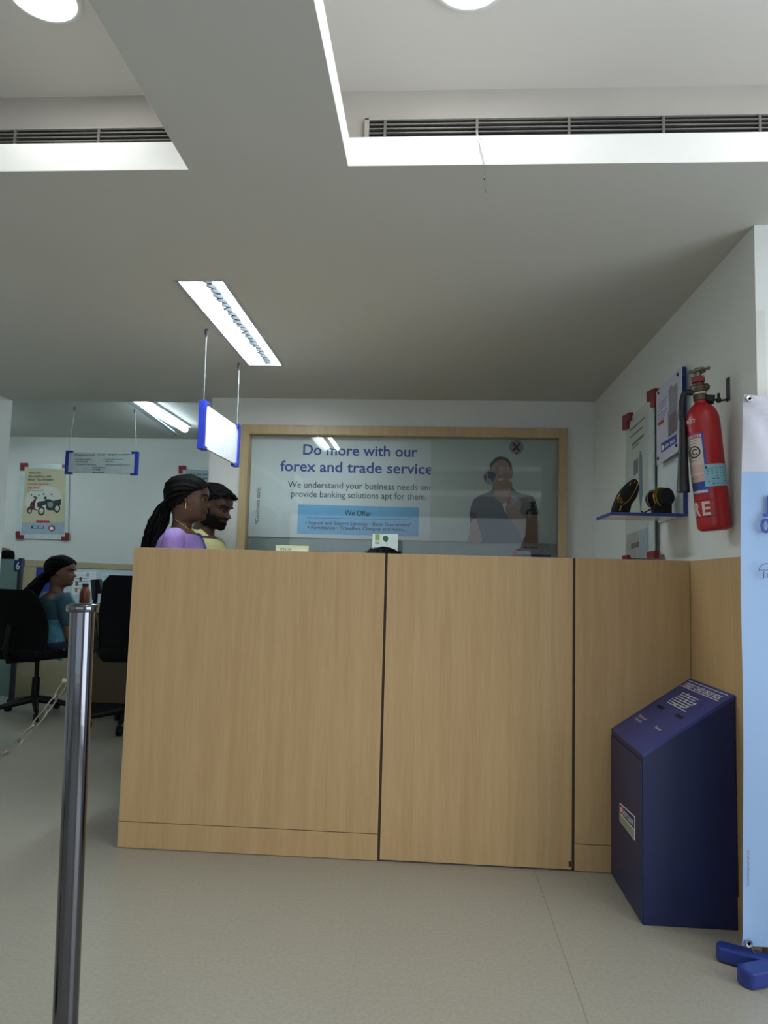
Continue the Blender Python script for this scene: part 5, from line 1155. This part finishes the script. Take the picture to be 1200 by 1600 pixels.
# ---- man behind the booth glass, facing left
ybm = 6.35; hx = onY(10, 880, ybm).x; zt_b = onY(14, 855.5, ybm).z
rb_, Mb_, pelb, topb, Jb, wdb = person('balding man seated behind frosted booth glass at the far left edge', (hx-.02, ybm, 0), math.radians(165), 1.66, .225, math.radians(10), 0, mat('warm_brown_skin', '#7d5240', .45, var=.05), sit=True, male=True, nk=zt_b-1.30*.225, vox=.007)
face_parts(rb_, Mb_)
garment('shirt', rb_, mat('pale_green_shirt', '#8fa8a0', .8), pelb, topb, 1.66, Jb, wdb, 1.13, -.05, .95, .9, legs=1, vox=.008)
rm_part('hair', hair_cap(Mb_, lambda x, y, z: x < -.40 and z > .12 and z < .84, .04), hair, rb_, .006, 2)

# ---- clerk seated behind the counter, only the hair shows above it
yc_ = 3.95; hx = onY(602, 860, yc_).x; zt_c = onY(600, 854.5, yc_).z
rc_, Mc, pelc, topc, Jc, wdc = person('seated clerk hidden behind the counter, only the top of black hair showing', (hx, yc_, 0), math.radians(195), 1.62, .222, 0, 0, skin_d, sit=True, male=True, nk=zt_c-1.37*.222, vox=.007)
face_parts(rc_, Mc)
garment('shirt', rc_, mat('white_shirt', '#b9bcbd', .8), pelc, topc, 1.62, Jc, wdc, 1.13, -.05, .95, 1.7, legs=1, vox=.008)
hc_ = hair_cap(Mc, lambda x, y, z: (x < .14+(z-.70)*1.5 if z > .70 else x < -.02) and z > .15, .075)
rnd = random.Random(4)
for i in range(40):
    a_ = rnd.uniform(0, 6.28); z = rnd.uniform(.86, .97); p = head_point(z, a_, .06); q = p*1.0+V((.05*math.cos(a_), .05*math.sin(a_), .09)); hc_.tube([Mc @ p, Mc @ (p.lerp(q, .6)), Mc @ q], [.0030, .0022, .001], 5)
make('hair', hc_, hair, rc_, smooth=60, local=True)
chairC = copy_tree(chairA); chairC['label'] = 'office chair of the clerk hidden behind the counter'; chairC.location = (hx+.02, yc_, 0); chairC.rotation_euler[2] = math.radians(195)

# ---- ledge behind the counter with a card and a brochure holder
lg_ = thing('back_credenza', 'low wood credenza under the window behind the counter', 'cabinet', (-.3, 4.48, 0))
make('cabinet_body', MB().box(-.82, .75, 4.30, 4.68, .003, 1.03), lam, lg_, bevel=.003); make('top_panel', MB().box(-.84, .77, 4.28, 4.685, 1.031, 1.055), lam2, lg_, bevel=.003)
for i in range(3): make('door', MB().box(-.81+.52*i, -.31+.52*i, 4.285, 4.299, .06, 1.02), lam, lg_, bevel=.002)
yc2 = 4.36; a_, b_ = onY(431, 851.5, yc2), onY(482.5, 853, yc2)
cd_ = thing('desk_card', 'cream notice card standing behind the left counter, below blue box poster', 'card', ((a_.x+b_.x)/2, yc2, 1.056))
make('card', MB().prism([(a_.x, yc2, 1.057), (b_.x, yc2, 1.057), (b_.x, yc2, b_.z), (a_.x, yc2, a_.z)], (0, .004, 0)), mat('cream_card', '#cfd0a6', .6), cd_)
make('card_panel', MB().prism([(a_.x+.012, yc2-.0008, 1.08), (b_.x-.012, yc2-.0008, 1.08), (b_.x-.012, yc2-.0008, b_.z-.016), (a_.x+.012, yc2-.0008, a_.z-.016)], (0, .0006, 0)), mat('pale_cream_card', '#dcdcc0', .6), cd_)
mb = MB(); T(mb, 'NOTE & COIN', 437, 455, 859.5, 860, yc2-.0012, 3.4, .02); make('lettering', mb, mat('olive_text', '#4f5238', .6), cd_)
yc3 = 4.40; a_, b_ = onY(582, 834, yc3), onY(622, 834.5, yc3)
bh = thing('brochure', 'white brochure with green leaf and blocks standing behind seated clerk', 'brochure', ((a_.x+b_.x)/2, yc3, 1.056))
make('sheet', MB().prism([(a_.x, yc3, 1.057), (b_.x, yc3, 1.057), (b_.x, yc3, b_.z), (a_.x, yc3, a_.z)], (0, .006, 0)), mat('white_brochure', '#d8e2de', .5), bh)
plB = ((0, yc3, 0), (0, -1, 0)); grn = mat('lime_print', '#7fae4a', .6); dgr = mat('dark_green_print', '#2f6a4c', .6)
layer('printed_block', [(586, 834.8), (593, 834.8), (593, 844), (586, 844)], plB, .0008, grn, bh)
layer('printed_block', [(584, 855), (596, 855), (596, 875), (584, 875)], plB, .0008, grn, bh)
layer('printed_leaf', [(601.5, 837), (605.5, 838), (606.5, 843), (603.5, 847), (599, 844), (598.5, 839)], plB, .0008, dgr, bh, True); layer('printed_stem', [(603.4, 846), (605, 852), (605.6, 852), (604.2, 846)], plB, .0008, dgr, bh)
mb = MB(); T(mb, 'FREE', 586, 593, 850, 850, yc3-.001, 3.4, .01); make('lettering', mb, mat('grey_text_print', '#6d6f6c'), bh)
